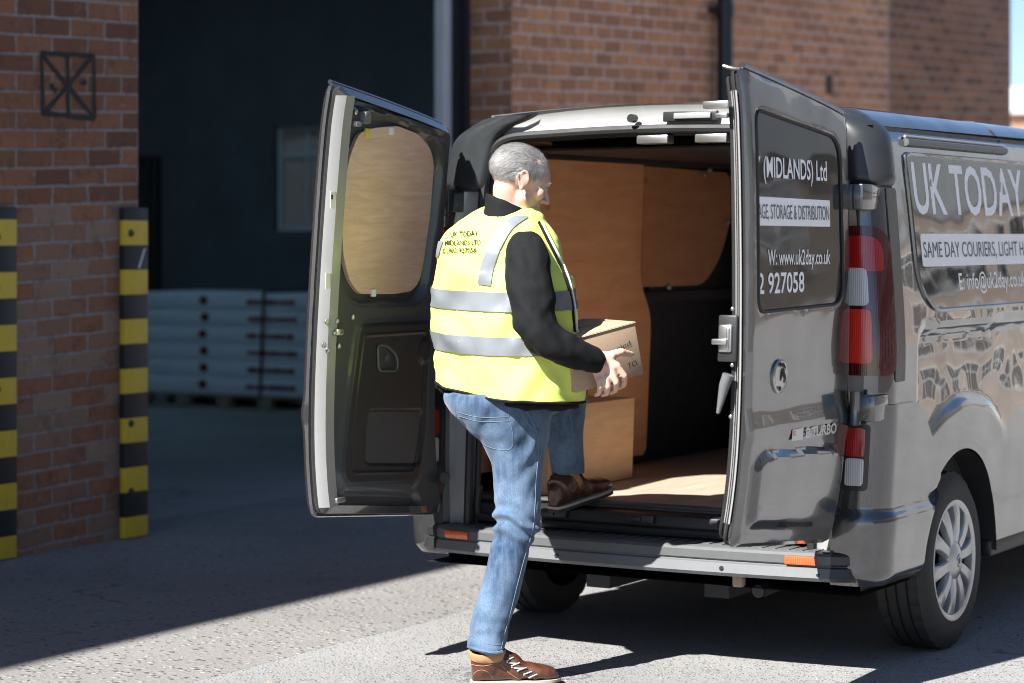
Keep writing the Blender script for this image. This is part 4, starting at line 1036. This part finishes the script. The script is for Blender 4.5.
body.capsule(H(0,.090,.012), H(0,.113,-.032), .0085, .0125, 12); hell(body, (.011,.100,-.036), (.010,.012,.008)); hell(body, (-.011,.100,-.036), (.010,.012,.008))
hell(body, (0,.088,-.064), (.025,.014,.0055)); hell(body, (0,.086,-.076), (.022,.013,.0065)); hell(body, (0,.078,-.060), (.030,.020,.025))
for sg in (1, -1):
    body.capsule(H(sg*.046,.020,-.060), H(sg*.028,.060,-.098), .021, .018, 14)
    e0 = H(sg*.078,-.012,-.008)
    body.ell(e0, (.007*hr, .019*(hf+.25*hu), .032*(hu-.25*hf)), 16)
    rim = [H(sg*(.080+.006*math.sin(q)), -.012+.018*math.cos(q)-.004*math.sin(q), -.006+.029*math.sin(q)) for q in np.linspace(-1.2, 3.3, 14)]
    body.tube(rim, .0048, 8)
    body.ell(H(sg*.083,-.008,-.036), (.006*hr, .008*hf, .009*hu), 12)
body.capsule(H(0,-.030,-.045), P(508.5, 216, 8.33), .052, .056, 20); body.capsule(H(0,.015,-.07), P(514, 214, 8.335), .044, .052, 18)
# torso and limbs (under the clothes), one surface
pel = P(500, 402, 8.34); che = P(505, 290, 8.35)
body.ell(che, (.145*r_, .11*f_, .25*UP), 24); body.ell(pel, (.165*r_, .125*f_, .15*UP), 24)
RS, LS = P(529, 247, 8.19), P(470, 240, 8.50)
RE, RWr = P(535, 337, 8.06), P(594, 361, 8.12)
LE, LW_ = P(563, 335, 8.62), P(596, 366, 8.58)
body.capsule(RS-.02*UP, RE, .048, .045); body.capsule(RE, RWr, .044, .029); body.capsule(LS, LE, .055, .045); body.capsule(LE, LW_, .044, .029)
RH, LH = P(513, 420, 8.29), P(503, 415, 8.40)
RK, RA = P(518, 528, 8.24), P(489, 650, 8.18)
LK, LA = P(569, 386, 8.82), P(567, 484, 8.97)
body.capsule(RH, RK, .078, .055); body.capsule(RK, RA, .053, .036); body.capsule(LH, LK, .078, .055); body.capsule(LK, LA, .053, .036)
body.capsule(RA, P(494, 674, 8.19), .034, .026); body.capsule(RA-.05*UP, P(525, 686, 8.21), .022, .016); body.capsule(LA, P(570, 498, 8.99), .034, .026)
# hands: palm, four bent fingers, thumb from the side of the palm
def chain(b, pts, rad):
    for i in range(len(pts)-1): b.capsule(pts[i], pts[i+1], rad[i], rad[i+1], 10)
def hand_right(b):
    b.capsule(RWr, P(601, 364, 8.115), .029, .030, 14)
    for (x0, y0), (x1, y1), r in (((601,358),(617,366),.0150), ((600,362),(612,373),.0155), ((598,365),(606,378),.0150), ((596,367),(599.5,380),.0140)):
        b.capsule(P(x0, y0, 8.12), P(x1, y1, 8.120), .020, r, 12)
    chain(b, [P(617,366,8.120), P(624.5,376,8.125), P(624,384.5,8.165), P(619,388,8.21)], (.0140,.0122,.0108,.0095))
    chain(b, [P(612,373,8.115), P(616.5,382.5,8.115), P(615.5,390,8.150), P(611,392.5,8.19)], (.0142,.0124,.0110,.0095))
    chain(b, [P(606,378,8.110), P(608,386.5,8.110), P(606.8,393,8.140), P(603,395,8.18)], (.0138,.0120,.0106,.0092))
    chain(b, [P(599.5,380,8.110), P(600,387.5,8.108), P(599,393,8.135), P(596,395,8.17)], (.0125,.0108,.0096,.0084))
    b.capsule(P(600, 357, 8.12), P(611, 356.5, 8.125), .0215, .0185, 12); b.capsule(P(602, 361, 8.12), P(613, 367, 8.12), .021, .018, 12)
    chain(b, [P(609,356,8.125), P(621,352.0,8.145), P(631.5,354.5,8.185)], (.0175,.0145,.0115))
hand_right(body)
# left hand, hidden under the far side of the box
lh = P(600, 372, 8.56); body.capsule(LW_, lh, .027, .030, 12)
for k in range(4): q = lh+(-.012+.011*k)*hf0; chain(body, [q+.02*RGT, q+.045*RGT-.03*UP-.02*FWD, q+.03*RGT-.045*UP-.05*FWD], (.0105,.0095,.0075))
chain(body, [lh, lh+.03*UP+.03*RGT, lh+.035*UP+.065*RGT], (.015,.012,.008))
bb = body.remesh(.0042, 7, .5)
bb.build('body', M['skin'], man, fix=False, angle=180)
for sg in (1, -1):
    b = MB(); hell(b, (sg*.031,.0775,.000), (.0125,.0125,.011), n=14); b.build('eye', M['eye'], man)

# hair: a close-cropped layer of fine strands over back and sides, thin on the crown
hb = bb.bvh(); hair = MB(); tot = 0
for _ in range(30000):
    u = rng.normal(size=3); u /= np.linalg.norm(u)
    x, y, z = u                              # local: right, forward, up
    lim = -.66 if y < -.15 else (-.05 if abs(x) > .5 else .25)
    if z < lim-.25*max(0, -y)*0 or (y > .55 and z < .75) or y > .80: continue
    if abs(x) > .55 and z < .06 and y > -.20: continue     # round the ear and temple
    dens = 1.
    if z > .80: dens = .62
    if random.random() > dens: continue
    dirv = x*hr+y*hf+z*hu; o = H(0, -.012, .022)
    h = hb.ray_cast(Vector(o+dirv*.3), Vector(-dirv))
    if h[0] is None: continue
    p = np.array(h[0]); n = np.array(h[1]); n = n if n@dirv > 0 else -n
    if (p-HC)@hu < -.088: continue
    fl = -.75*hf-.55*hu*(1 if z < .6 else .1)+.25*x*hr
    kf = min(1, max(0, (y-.05)/.5)); fl = fl*(1-kf)+kf*(.5*hf-.2*hu-.55*hr)
    nz = noise.noise_vector(Vector((x*3.2, y*3.2, z*3.2))); fl = fl+.35*np.array(nz)+rng.normal(size=3)*.10; fl -= n*(fl@n); fl /= np.linalg.norm(fl)+1e-9
    mg = (z-lim)/.28 if not (abs(x) > .5 and y > -.2) else 1
    if random.random() > .15+mg or (y > .35 and random.random() > (.85-y)/.4): continue
    L = random.uniform(.018, .036)*(1.2 if y > .2 else 1)*(.55 if z < -.2 else 1); w = .0006; lf = .4 if z < -.1 else 1
    s = np.cross(fl, n)*w; a = p-n*.001; m = p+fl*L*.5+n*lf*random.uniform(.002, .004); e = p+fl*L+n*lf*random.uniform(.0005, .0035)
    hair.add([a-s, a+s, m+s*.9, m-s*.9, e], [(0,1,2,3),(3,2,4)], random.choices((0, 1, 2), (.56, .10, .34))[0]); tot += 1
hair.build('hair', [M['hair'], M['hair_dark'], M['hair_white']], man, fix=False, angle=180)
b = MB()
for sg in (1, -1):
    for k in range(26):
        x = sg*(.014+.030*k/25); p = H(x, .0985-.010*(k/25)**2, .024+random.uniform(-.003,.003)); e = p+hr*sg*.007+hf*.001+hu*random.uniform(0,.003)
        b.add([p-.001*hu, p+.001*hu, e], [(0,1,2)])
b.build('eyebrows', M['hair'], man, fix=False)

# torso rings from the outline seen in the photo; d = depth of the centre
def tring(y, xl, xr, d, kx=.872, ratio=.72, n=72, ex=2.25, dz=0):
    c = P((xl+xr)/2, y, d); p = (xr-xl)/2/F*d; hw = p/kx; hd = hw*ratio; out = []
    for q in np.linspace(0, 2*math.pi, n, endpoint=False):
        cc, ss = math.cos(q), math.sin(q)
        out.append(c+hw*math.copysign(abs(cc)**(2/ex), cc)*r_+hd*math.copysign(abs(ss)**(2/ex), ss)*f_)
    return np.array(out)
rows = np.array([(205,488,534),(209,479,538),(214,470,543),(222,458,547),(232,447,553),(244,441,558),(258,438,563),(280,435,570),(305,433.5,575),(330,433,578),(355,432.5,580),(378,432,582),(396,433,583)], float)
rows = catmull(rows, 5)
def torso(shrink, y0, y1):
    return [tring(y, a+shrink, c-shrink, 8.36) for y, a, c in rows if y0 <= y <= y1]
TR = torso(0, 198, 400)
for i, ring in enumerate(TR):
    fr_ = (i/(len(TR)-1))**2
    for j in range(len(ring)):
        u = float((ring[j]-che)@RGT)/.25; ring[j] = ring[j]+UP*fr_*(.040*max(0, -u)**1.3-.012*max(0, u))
def folds(p):
    v = Vector(p); z = p[2]; u = float((p-che)@RGT)
    return .016*noise.noise(Vector((u*7+z*4, float((p-che)@FWD)*5, z*3.2)))+.017*noise.noise(Vector((u*15-z*9, 1, z*6)))+.014*(1-abs(noise.noise(Vector((u*6+z*5.5, 7, z*3.2-u*3))))*3.2)**2*.6+.006*(1-abs(noise.noise(Vector((u*14-z*12, 2, z*5))))*3)**2*.5+.004*noise.noise(v*26)-.010
vest = MB(); vest.grid(TR, closed_v=True)
vest.v = [tuple(np.array(p)-(0.0 if 1 else 0)) for p in vest.v]
vest.displace(lambda p: folds(np.array(p))*min(1, max(.15, (1.72-p[2])/.25)))
vo = vest.build('vest', M['vest'], man, angle=180, thick=.004)
vb = vest.bvh()
def ribbon(bvh, A, B, off, steps=24, across=4):
    A, B = catmull(A, 8), catmull(B, 8); n = max(len(A), len(B))
    A, B = [np.stack([np.interp(np.linspace(0, 1, n), np.linspace(0, 1, len(q)), q[:, k]) for k in (0, 1)], 1) for q in (A, B)]
    g = []
    for i in range(n):
        row = [hit(bvh, *(A[i]+(B[i]-A[i])*t), off) for t in np.linspace(0, 1, across)]
        if all(p is not None for p in row): g.append(row)
    return g
def rowtape(z0, z1, name='reflective_tape'):   # a band all round, following the vest
    V = np.array(vest.v).reshape(len(TR), 72, 3); zc = V[:, :, 2]; rows_ = []
    for t in np.linspace(0, 1, 5):
        r = []
        for j in range(72):
            z = z0[j]+(z1[j]-z0[j])*t if hasattr(z0, '__len__') else z0+(z1-z0)*t
            zz = zc[:, j][::-1]; k = [np.interp(z, zz, V[:, j, q][::-1]) for q in range(3)]
            c = V[:, :, :2].mean((0, 1)); o = np.array(k[:2])-c; o /= np.linalg.norm(o)
            r.append((k[0]+o[0]*.005, k[1]+o[1]*.005, z))
        rows_.append(r)
    b = MB(); b.grid(rows_, closed_v=True); return b.build(name, M['tape'], vo, angle=180)
zof = lambda y, d=8.3: 1.56+(HY-y)/F*d
tilt = np.array([-.012*math.cos(q+.8)*1.0 for q in np.linspace(0, 2*math.pi, 72, endpoint=False)])
rowtape(zof(307)+tilt-.0, zof(288)+tilt, ); rowtape(zof(350)+tilt, zof(332)+tilt)
for A, B in (([(515,216),(500,228),(489,246),(481,268),(478.5,284)], [(529,217),(513,229),(501,248),(494,268),(491.5,286)]),
             ([(447.5,227),(441,237),(437.8,250),(436.3,262)], [(453.5,226.5),(446.5,237),(441.5,249),(438.5,262)])):
    b = MB(); g = ribbon(vb, A, B, .005); b.grid(g); b.build('reflective_tape', M['tape'], vo, angle=180)
# binding along the edges
b = MB(); V = np.array(vest.v).reshape(len(TR), 72, 3); b.tube(list(V[-1]), .005, 6, closed=True)
ed = [hit(vb, a, c, .003) for a, c in catmull([(538,222),(547,240),(557,260),(566,281),(571.5,305),(574,332)], 6)]; b.tube([p for p in ed if p is not None], .005, 6)
b.build('binding', M['sweater'], vo)
b = MB(); ed = [hit(vb, a, c, .005) for a, c in catmull([(541,222),(550,240),(560,260),(568.5,281),(573.5,305),(576,332)], 6)]; b.tube([p for p in ed if p is not None], .0042, 6); b.build('zip_tape', M['white_paint'], vo)
def pix_text(bvh, s, p0, p1, h, m, off, parent, bold=.02, name='lettering'):
    v, f, r = text2d(s, bold); b = MB(); p0, p1 = np.array(p0, float), np.array(p1, float); e = p1-p0; nrm = np.array([e[1], -e[0]])/np.linalg.norm(e)
    q = [hit(bvh, *(p0+e*a+nrm*h*c), 0) for a, c in v]
    if any(x is None for x in q): print('text off surface', s); return
    q = [x-ray(*p0)*off for x in q]
    b.add(q, f); return b.build(name, m, parent, smooth=False, fix=False)
pix_text(vb, 'UK TODAY', (450.5,237), (478,235.5), 5.3, M['black_ink'], .007, vo, .012)
pix_text(vb, 'MIDLANDS LTD', (444.5,245.3), (480.5,244.6), 5.2, M['black_ink'], .007, vo, .012)
pix_text(vb, '01902 927058', (442.5,253.5), (476,252.6), 5.2, M['black_ink'], .007, vo, .012)

# fleece: torso under the vest with both sleeves and the collar
sw = MB(); sw.loft([tring(y, a+14, c-16, 8.36) for y, a, c in rows if 212 <= y < 365]+[(TR[-1]-TR[-1].mean(0))*k+TR[-1].mean(0)-UP*dz for k, dz in ((.82,-.05),(.87,-.012),(.90,.010),(.90,.024),(.86,.030))])
def sleeve(pts, rad):
    p = catmull(pts, 6); r = np.interp(np.linspace(0, 1, len(p)), np.linspace(0, 1, len(rad)), rad)
    for i in range(len(p)-1): sw.capsule(p[i], p[i+1], r[i], r[i+1], 16)
sleeve([P(523,246,8.22), P(528,266,8.13), P(531,295,8.08), P(539,332,8.04), P(563,348,8.05), P(592,361,8.11)], [.070,.081,.080,.073,.062,.047])
sleeve([P(468,238,8.50), P(520,290,8.62), LE, P(590,352,8.60), LW_], [.070,.072,.065,.055,.043])
for q in np.linspace(0, 1, 5): sw.capsule(neckb-.022*UP+.018*UP*q, neckb-.015*UP+.03*UP*q+.01*f_, .070-.004*q, .068-.004*q, 20)
sw = sw.remesh(.007, 6, .5)
ax = (RWr-RS)/np.linalg.norm(RWr-RS)
def swf(p):
    p = np.array(p); q = p-RE; d = np.linalg.norm(q)
    k = math.exp(-(d/.13)**2); u = float(q@UP); w = float(q@RGT)
    return .009*k*math.sin(62*(u*.85+w*.55)+5*noise.noise(Vector(p*7)))+.011*noise.noise(Vector((w*16+u*10, u*7, float(q@FWD)*7)))+.004*noise.noise(Vector((w*30, u*24, 3)))
sw.displace(swf)
so = sw.build('fleece', M['sweater'], man, fix=False, angle=180)
def cring(c, r, k):
    out = []
    for q in np.linspace(0, 2*math.pi, 48, endpoint=False):
        o = r*(math.cos(q)*r_+1.06*math.sin(q)*f_); out.append(c+o-UP*k*float(o@RGT)/r)
    return out
c = P(508.5, 214, 8.322); c[2] = neckb[2]
b = MB(); b.grid([cring(c+UP*z, r, k) for z, r, k in ((-.035,.090,.018), (-.005,.084,.022), (.022,.080,.028), (.037,.0785,.032), (.041,.076,.032), (.036,.073,.032), (-.01,.074,.03))], closed_v=True)
b.displace(lambda p: .003*noise.noise(Vector(np.array(p)*28))); b.build('collar', M['sweater'], man, angle=180)
b = MB(); b.grid([cring(c+UP*z+.004*f_, r, k) for z, r, k in ((.0,.0715,.03), (.038,.0705,.027), (.041,.068,.027), (.0,.067,.03))], closed_v=True); b.build('shirt_collar', M['white_paint'], man, angle=180)

# jeans
jn = MB()
jn.ell(P(505,402,8.36), (.185*r_, .130*f_, .085*UP), 28)
def leg(rowsL, d0, d1, ratio=1.0, tiltv=None):
    R = catmull(np.array(rowsL, float), 6); out = []; n = len(R)
    for i, (y, a, c) in enumerate(R):
        d = d0+(d1-d0)*i/(n-1); ce = P((a+c)/2, y, d); r = (c-a)/2/F*d
        out.append([ce+r*math.cos(q)*RGT+r*ratio*math.sin(q)*FWD for q in np.linspace(0, 2*math.pi, 28, endpoint=False)])
    jn.loft(out)
leg([(392,444,560),(402,444.5,556),(413,451,553),(424,461,551),(433,470,550),(442,480,548),(453,487,546),(470,492.5,543),(500,494,541.5),(516,494.5,542),(530,494,537),(548,491,530),(570,486,525.5),(600,477,517.5),(628,470.5,509.5),(644,468.5,506),(651,468,505)], 8.33, 8.18, .95)
hip = P(505,410,8.40); kn = P(563,386,8.80)
for t in np.linspace(0, 1, 9)[:-1]: jn.capsule(hip+(kn-hip)*t, hip+(kn-hip)*(t+.125), .100-.022*t, .100-.022*(t+.125), 16)
leg([(372,548,588),(392,545,587),(412,546,585),(440,547.5,584),(462,550,584.5),(474,552,585)], 8.82, 8.96, 1.0)
jn = jn.remesh(.0065, 7, .5)
def jf(p):
    p = np.array(p); q = p-P(518, 522, 8.24); u, w, d = float(q@UP), float(q@RGT), float(q@FWD)
    k = math.exp(-(u/.06)**2)*(1 if p[2] < .95 else 0)
    b2 = math.exp(-((p[2]-.14)/.07)**2) if np.linalg.norm(p[:2]-RA[:2]) < .3 else 0
    k2 = math.exp(-((p-P(520,432,8.2))@(p-P(520,432,8.2)))/.03)
    return .010*k*math.sin(105*u+22*w+4*noise.noise(Vector(p*9)))+.004*b2*math.sin(90*u+30*w+5*noise.noise(Vector(p*8)))+.004*k2*math.sin(60*(u*.6-w)+5*noise.noise(Vector(p*6)))+.008*noise.noise(Vector((w*13+u*5, d*13, u*6)))+.0022*noise.noise(Vector((w*40, d*40, u*22)))
jn.displace(jf)
jo = jn.build('jeans', M['denim'], man, fix=False, angle=180)
jb = jn.bvh()
def stitch(L, r=.0011, dash=None, name='stitching', m='thread', off=.0004, parent=None):
    dash = None; r = min(r, .0013)
    q = catmull(L, 14); b = MB(); run = []
    for i, (a, c) in enumerate(q):
        h = hit(jb, a, c, off)
        if h is None or (dash and (i % dash) == dash-1):
            if len(run) > 1: b.tube(run, r, 5)
            run = []
        if h is not None and not (dash and (i % dash) == dash-1): run.append(h)
    if len(run) > 1: b.tube(run, r, 5)
    if b.v: b.build(name, M[m], parent or jo)
stitch([(523,405),(536,430),(538.5,452),(536,480),(535,505),(533,528),(526,552),(518.5,580),(511,610),(504,636),(501,649)], .0015, 3)
stitch([(455,406),(459,424),(474,438),(492,448),(510,449),(513,436),(508,412)], .0010, 3); stitch([(458,412),(478,417),(508,417)], .0010, 3); stitch([(459,416),(480,421.5),(509,421)], .0010, 3)
stitch([(470,638),(480,642),(494,645),(504,644)], .0010, 3)
stitch([(517,404),(524,418),(534,430),(546,434)], .0010, 3)
stitch([(569,404),(573,440),(577,471)], .0010, 3)
b = MB(); hm = [hit(jb, a, c, .0035) for a, c in catmull([(469,646),(480,650),(494,652.5),(504,651)], 6)]
b.tube([p for p in hm if p is not None], .0055, 6); b.build('hem', M['denim'], jo)

# boots
def boot(heel, dirv, ankle, pitch, lace_side):
    d = dirv*math.cos(pitch)+UP*math.sin(pitch); u = UP*math.cos(pitch)-dirv*math.sin(pitch); s = np.cross(d, u)
    Q = lambda x, y, z: heel+x*d+y*s+z*u
    root = MB(); prof = [(-.002,.026,.014,.085),(.02,.036,.014,.105),(.05,.039,.014,.115),(.085,.041,.014,.120),(.12,.042,.014,.110),(.155,.046,.014,.092),(.19,.050,.014,.077),(.225,.051,.014,.068),(.26,.047,.014,.062),(.285,.037,.014,.054),(.302,.018,.016,.036)]
    R = []
    for x, w, z0, z1 in prof:
        ring = []
        for q in np.linspace(0, 2*math.pi, 28, endpoint=False):
            c, sn = math.cos(q), math.sin(q); zz = (z0+z1)/2+(z1-z0)/2*math.copysign(abs(sn)**.75, sn); ring.append(Q(x, w*math.copysign(abs(c)**.8, c), zz))
        R.append(ring)
    root.loft(R)
    top = ankle; base = Q(.052, 0, .075)
    n = top-base; n /= np.linalg.norm(n); e1 = np.cross(n, d); e1 /= np.linalg.norm(e1); e2 = np.cross(e1, n)
    root.loft([[base+(top-base)*t+(.050-.002*t)*math.cos(q)*e1+(.058+.003*t)*math.sin(q)*e2 for q in np.linspace(0, 2*math.pi, 24, endpoint=False)] for t in np.linspace(-.3, 1, 9)])
    root.capsule(Q(.085,0,.095), Q(.15,0,.065), .042, .034, 16)
    rm = root.remesh(.0045, 5, .5); rm.displace(lambda p: .0022*noise.noise(Vector(np.array(p)*38))+.0030*math.sin(95*float((np.array(p)-Q(.1,0,0))@d)+3)*math.exp(-((float((np.array(p)-Q(.17,0,.07))@d))/.045)**2))
    bo = rm.build('boot', M['leather'], man, fix=False, angle=180)
    b = MB(); ol = [(x, w+.004) for x, w, _, _ in prof]; ol = [(-.006, .012)]+ol+[(.309, .008)]
    loop = [(x, w) for x, w in ol]+[(x, -w) for x, w in ol[::-1]]
    b.loft([[Q(x, y, z) for x, y in loop] for z in (-.004, .016)]); b.build('sole', M['sole_dark'], bo, angle=50)
    b = MB(); b.loft([[Q(.15+(x-.15)*1.012, y*1.05, z) for x, y in loop] for z in (.009, .018)]); b.build('welt', M['sole'], bo, angle=50)
    b = MB(); b.grid([[top+dz*n+(.050*rr)*math.cos(q)*e1+(.0615*rr)*math.sin(q)*e2 for q in np.linspace(0, 2*math.pi, 30, endpoint=False)] for dz, rr in ((-.022,.98),(-.018,1.05),(-.008,1.07),(.003,1.06),(.009,1.0),(.008,.92),(-.01,.88))], closed_v=True); b.displace(lambda p: .002*noise.noise(Vector(np.array(p)*30)))
    _c = MB(); _c.tube([top+.004*n+.046*math.cos(q)*e1+.057*math.sin(q)*e2 for q in np.linspace(0, 2*math.pi, 30, endpoint=False)], .008, 8, closed=True); b.build('padded_collar', M['cuff'], bo)
    bv = rm.bvh(); b = MB()
    if pitch == 0:                       # tongue, eyelets, laces and seams on the near side
        g = ribbon(bv, [(501,656),(508,664),(516,670),(525,674),(532,676)], [(508,652),(514,660.5),(521.5,667),(529,671),(535,673)], .0035); b.grid(g); b.build('tongue', M['sole_dark'], bo, angle=180); b = MB()
        for a, c in ((507,662),(512,667),(518,671),(524,674.5),(530,677)):
            h = hit(bv, a, c, .003)
            if h is not None: b.ell(h, (.0034*RGT, .003*FWD, .0034*UP), 8)
        b.build('eyelets', M['white_paint'], bo); b = MB()
        for A in ([(506,661),(513,658)], [(511,666),(519,663.5)], [(517,670.5),(526,668)], [(523,674),(532,671.5)], [(529,677),(537,674)], [(508,663),(518,664)], [(514,668),(524,668.5)]):
            q = [hit(bv, A[0][0]+(A[1][0]-A[0][0])*t, A[0][1]+(A[1][1]-A[0][1])*t, .005) for t in np.linspace(0, 1, 5)]; q = [x for x in q if x is not None]
            if len(q) > 2: b.tube(q, .0026, 6)
        b.build('laces', M['sole'], bo); b = MB()
        for A in ([(472,683),(474,674),(481,670),(489,673),(494,681),(496,687)], [(500,664),(508,672),(517,678),(528,683)], [(470,664),(482,666),(494,664)], [(533,677),(537,682),(538,688)]):
            q = [hit(bv, a, c, .0006) for a, c in catmull(A, 6)]; q = [x for x in q if x is not None]
            if len(q) > 2: b.tube(q, .0011, 5)
        b.build('seams', M['cuff'], bo); return bo
    def on(x, y, z):
        h = bv.ray_cast(Vector(Q(x+.10, y, z+.16)), Vector(-(d*.55+u*.83)))
        return np.array(h[0])+.003*np.array(u) if h[0] is not None else None
    for k in range(6):
        x = -.01+.024*k
        for y0, y1 in ((-.022, .022),):
            row = [on(x+(.006*(i%2)), y0+(y1-y0)*i/6, .06) for i in range(7)]; row = [p for p in row if p is not None]
            if len(row) > 2: b.tube(row, .0036, 6)
        l2 = [on(x+.024*i/6, -.022+.044*i/6, .06) for i in range(7)]; l2 = [p for p in l2 if p is not None]
        if len(l2) > 2: b.tube(l2, .0024, 6)
    if b.v: b.build('laces', M['lace'], bo)
    return bo
rb0 = P(473, 689, 8.18); rb0[2] = .005
bd = P(560, 690, 8.24)-P(473, 690, 8.18); bd[2] = 0; bd /= np.linalg.norm(bd)
boot(rb0, bd, P(487.5, 652, 8.18), 0., 1)
h2 = P(554, 511, 8.90); t2 = P(607.5, 491, 9.10); v2 = t2-h2; L2 = np.linalg.norm(v2); pt2 = math.asin(v2[2]/L2); dv = v2*V3(1,1,0); dv /= np.linalg.norm(dv)
boot(h2, dv, P(568.5, 478, 8.97), pt2, 1)

# the carton he carries
pb = math.radians(12); ef0 = math.sin(math.radians(60))*RGT+math.cos(math.radians(60))*FWD; er = math.cos(math.radians(60))*RGT-math.sin(math.radians(60))*FWD
ef = math.cos(pb)*ef0+math.sin(pb)*UP; eu = math.cos(pb)*UP-math.sin(pb)*ef0
BR = P(644, 373.5, 8.285); BL_, BH, BW = .285, .182, .34
Bq = lambda l, w, h: BR-ef*l-er*w+eu*h      # l back from the far end, w away from us, h up
hb_ = empty('cardboard_box', tuple(Bq(.14,.17,0)), label='brown cardboard box with handwriting held in the man\'s hands', cat='box')
b = MB(); b.obox(Bq(BL_/2, BW/2, BH/2), ef*BL_/2, er*BW/2, eu*BH/2); b.build('box_body', M['card'], hb_, bevel=.003)
b = MB(); fl = [Bq(-.002,-.002,BH+.001), Bq(BL_,-.002,BH+.001), Bq(BL_,.165,BH+.004), Bq(-.002,.165,BH+.003)]
b.add(fl+[p+eu*.004 for p in fl], [(0,1,2,3),(4,5,6,7),(0,1,5,4),(1,2,6,5),(2,3,7,6),(3,0,4,7)]); b.build('flap', M['card'], hb_, bevel=.001)
b = MB(); fl = [Bq(-.002,BW+.002,BH+.001), Bq(BL_,BW+.002,BH+.001), Bq(BL_,.172,BH+.012), Bq(-.002,.172,BH+.005)]
b.add(fl+[p+eu*.004 for p in fl], [(0,1,2,3),(4,5,6,7),(0,1,5,4),(1,2,6,5),(2,3,7,6),(3,0,4,7)]); b.build('flap', M['card'], hb_, bevel=.001)
def boxtext(s, l0, l1, h0, h1, hh):
    v, f, r = text2d(s, 0.); b = MB(); b.add([Bq(l0+(l1-l0)*a, -.0022, h0+(h1-h0)*a+hh*c) for a, c in v], f); b.build('handwriting', M['black_ink'], hb_, smooth=False, fix=False)
boxtext('op', .225, .198, .138, .148, .018); boxtext('ungled', .13, .035, .098, .112, .016); boxtext('TO', .062, .022, .030, .036, .020)
b = MB(); tp_ = MB(); b.add([Bq(-.0015, .14, BH+.001), Bq(-.0015, .20, BH+.001), Bq(-.0015, .20, BH-.06), Bq(-.0015, .14, BH-.06)], [(0,1,2,3)]); b.build('parcel_tape', M['ply_light'], hb_, fix=False)

# ------------------------------------------------------------------ light, sky, camera
AZ = math.radians(12); EL = math.radians(45)
sun_dir = V3(-math.sin(AZ)*math.cos(EL), -math.cos(AZ)*math.cos(EL), math.sin(EL))
li = bpy.data.lights.new('sun', 'SUN'); li.energy = 5.0; li.angle = math.radians(.53); li.color = (1, .972, .93)
so_ = bpy.data.objects.new('sun', li); COL.objects.link(so_); so_.rotation_euler = Vector(sun_dir).to_track_quat('Z', 'Y').to_euler(); so_.location = (-3, -12, 20)
w = bpy.data.worlds.new('World'); SC.world = w; w.use_nodes = True
nt = w.node_tree; bg = nt.nodes['Background']; sk = nt.nodes.new('ShaderNodeTexSky'); sk.sky_type = 'NISHITA'; sk.sun_disc = False
sk.sun_elevation = EL; sk.sun_rotation = math.atan2(sun_dir[0], sun_dir[1]); sk.air_density = .8; sk.dust_density = .3; sk.ozone_density = 3.
nt.links.new(sk.outputs[0], bg.inputs[0]); bg.inputs[1].default_value = .056
ca = bpy.data.cameras.new('camera'); co = bpy.data.objects.new('camera', ca); COL.objects.link(co); SC.camera = co
co.location = CAM; co.rotation_euler = (math.radians(90), 0, YAW); ca.sensor_width = 36; ca.lens = F/1024*36; ca.shift_y = -(341.5-HY)/1024
ca.clip_end = 2000; ca.clip_start = .05
ca.dof.use_dof = True; ca.dof.focus_distance = 8.25; ca.dof.aperture_fstop = 2.2
SC.view_settings.view_transform = 'Standard'; SC.view_settings.look = 'None'; SC.view_settings.exposure = 1.48; SC.view_settings.gamma = 1
SC.cycles.filter_width = 1.0; SC.cycles.use_denoising = True; SC.cycles.max_bounces = 8; SC.cycles.caustics_reflective = False; SC.cycles.caustics_refractive = False
SC.cycles.sample_clamp_indirect = 8
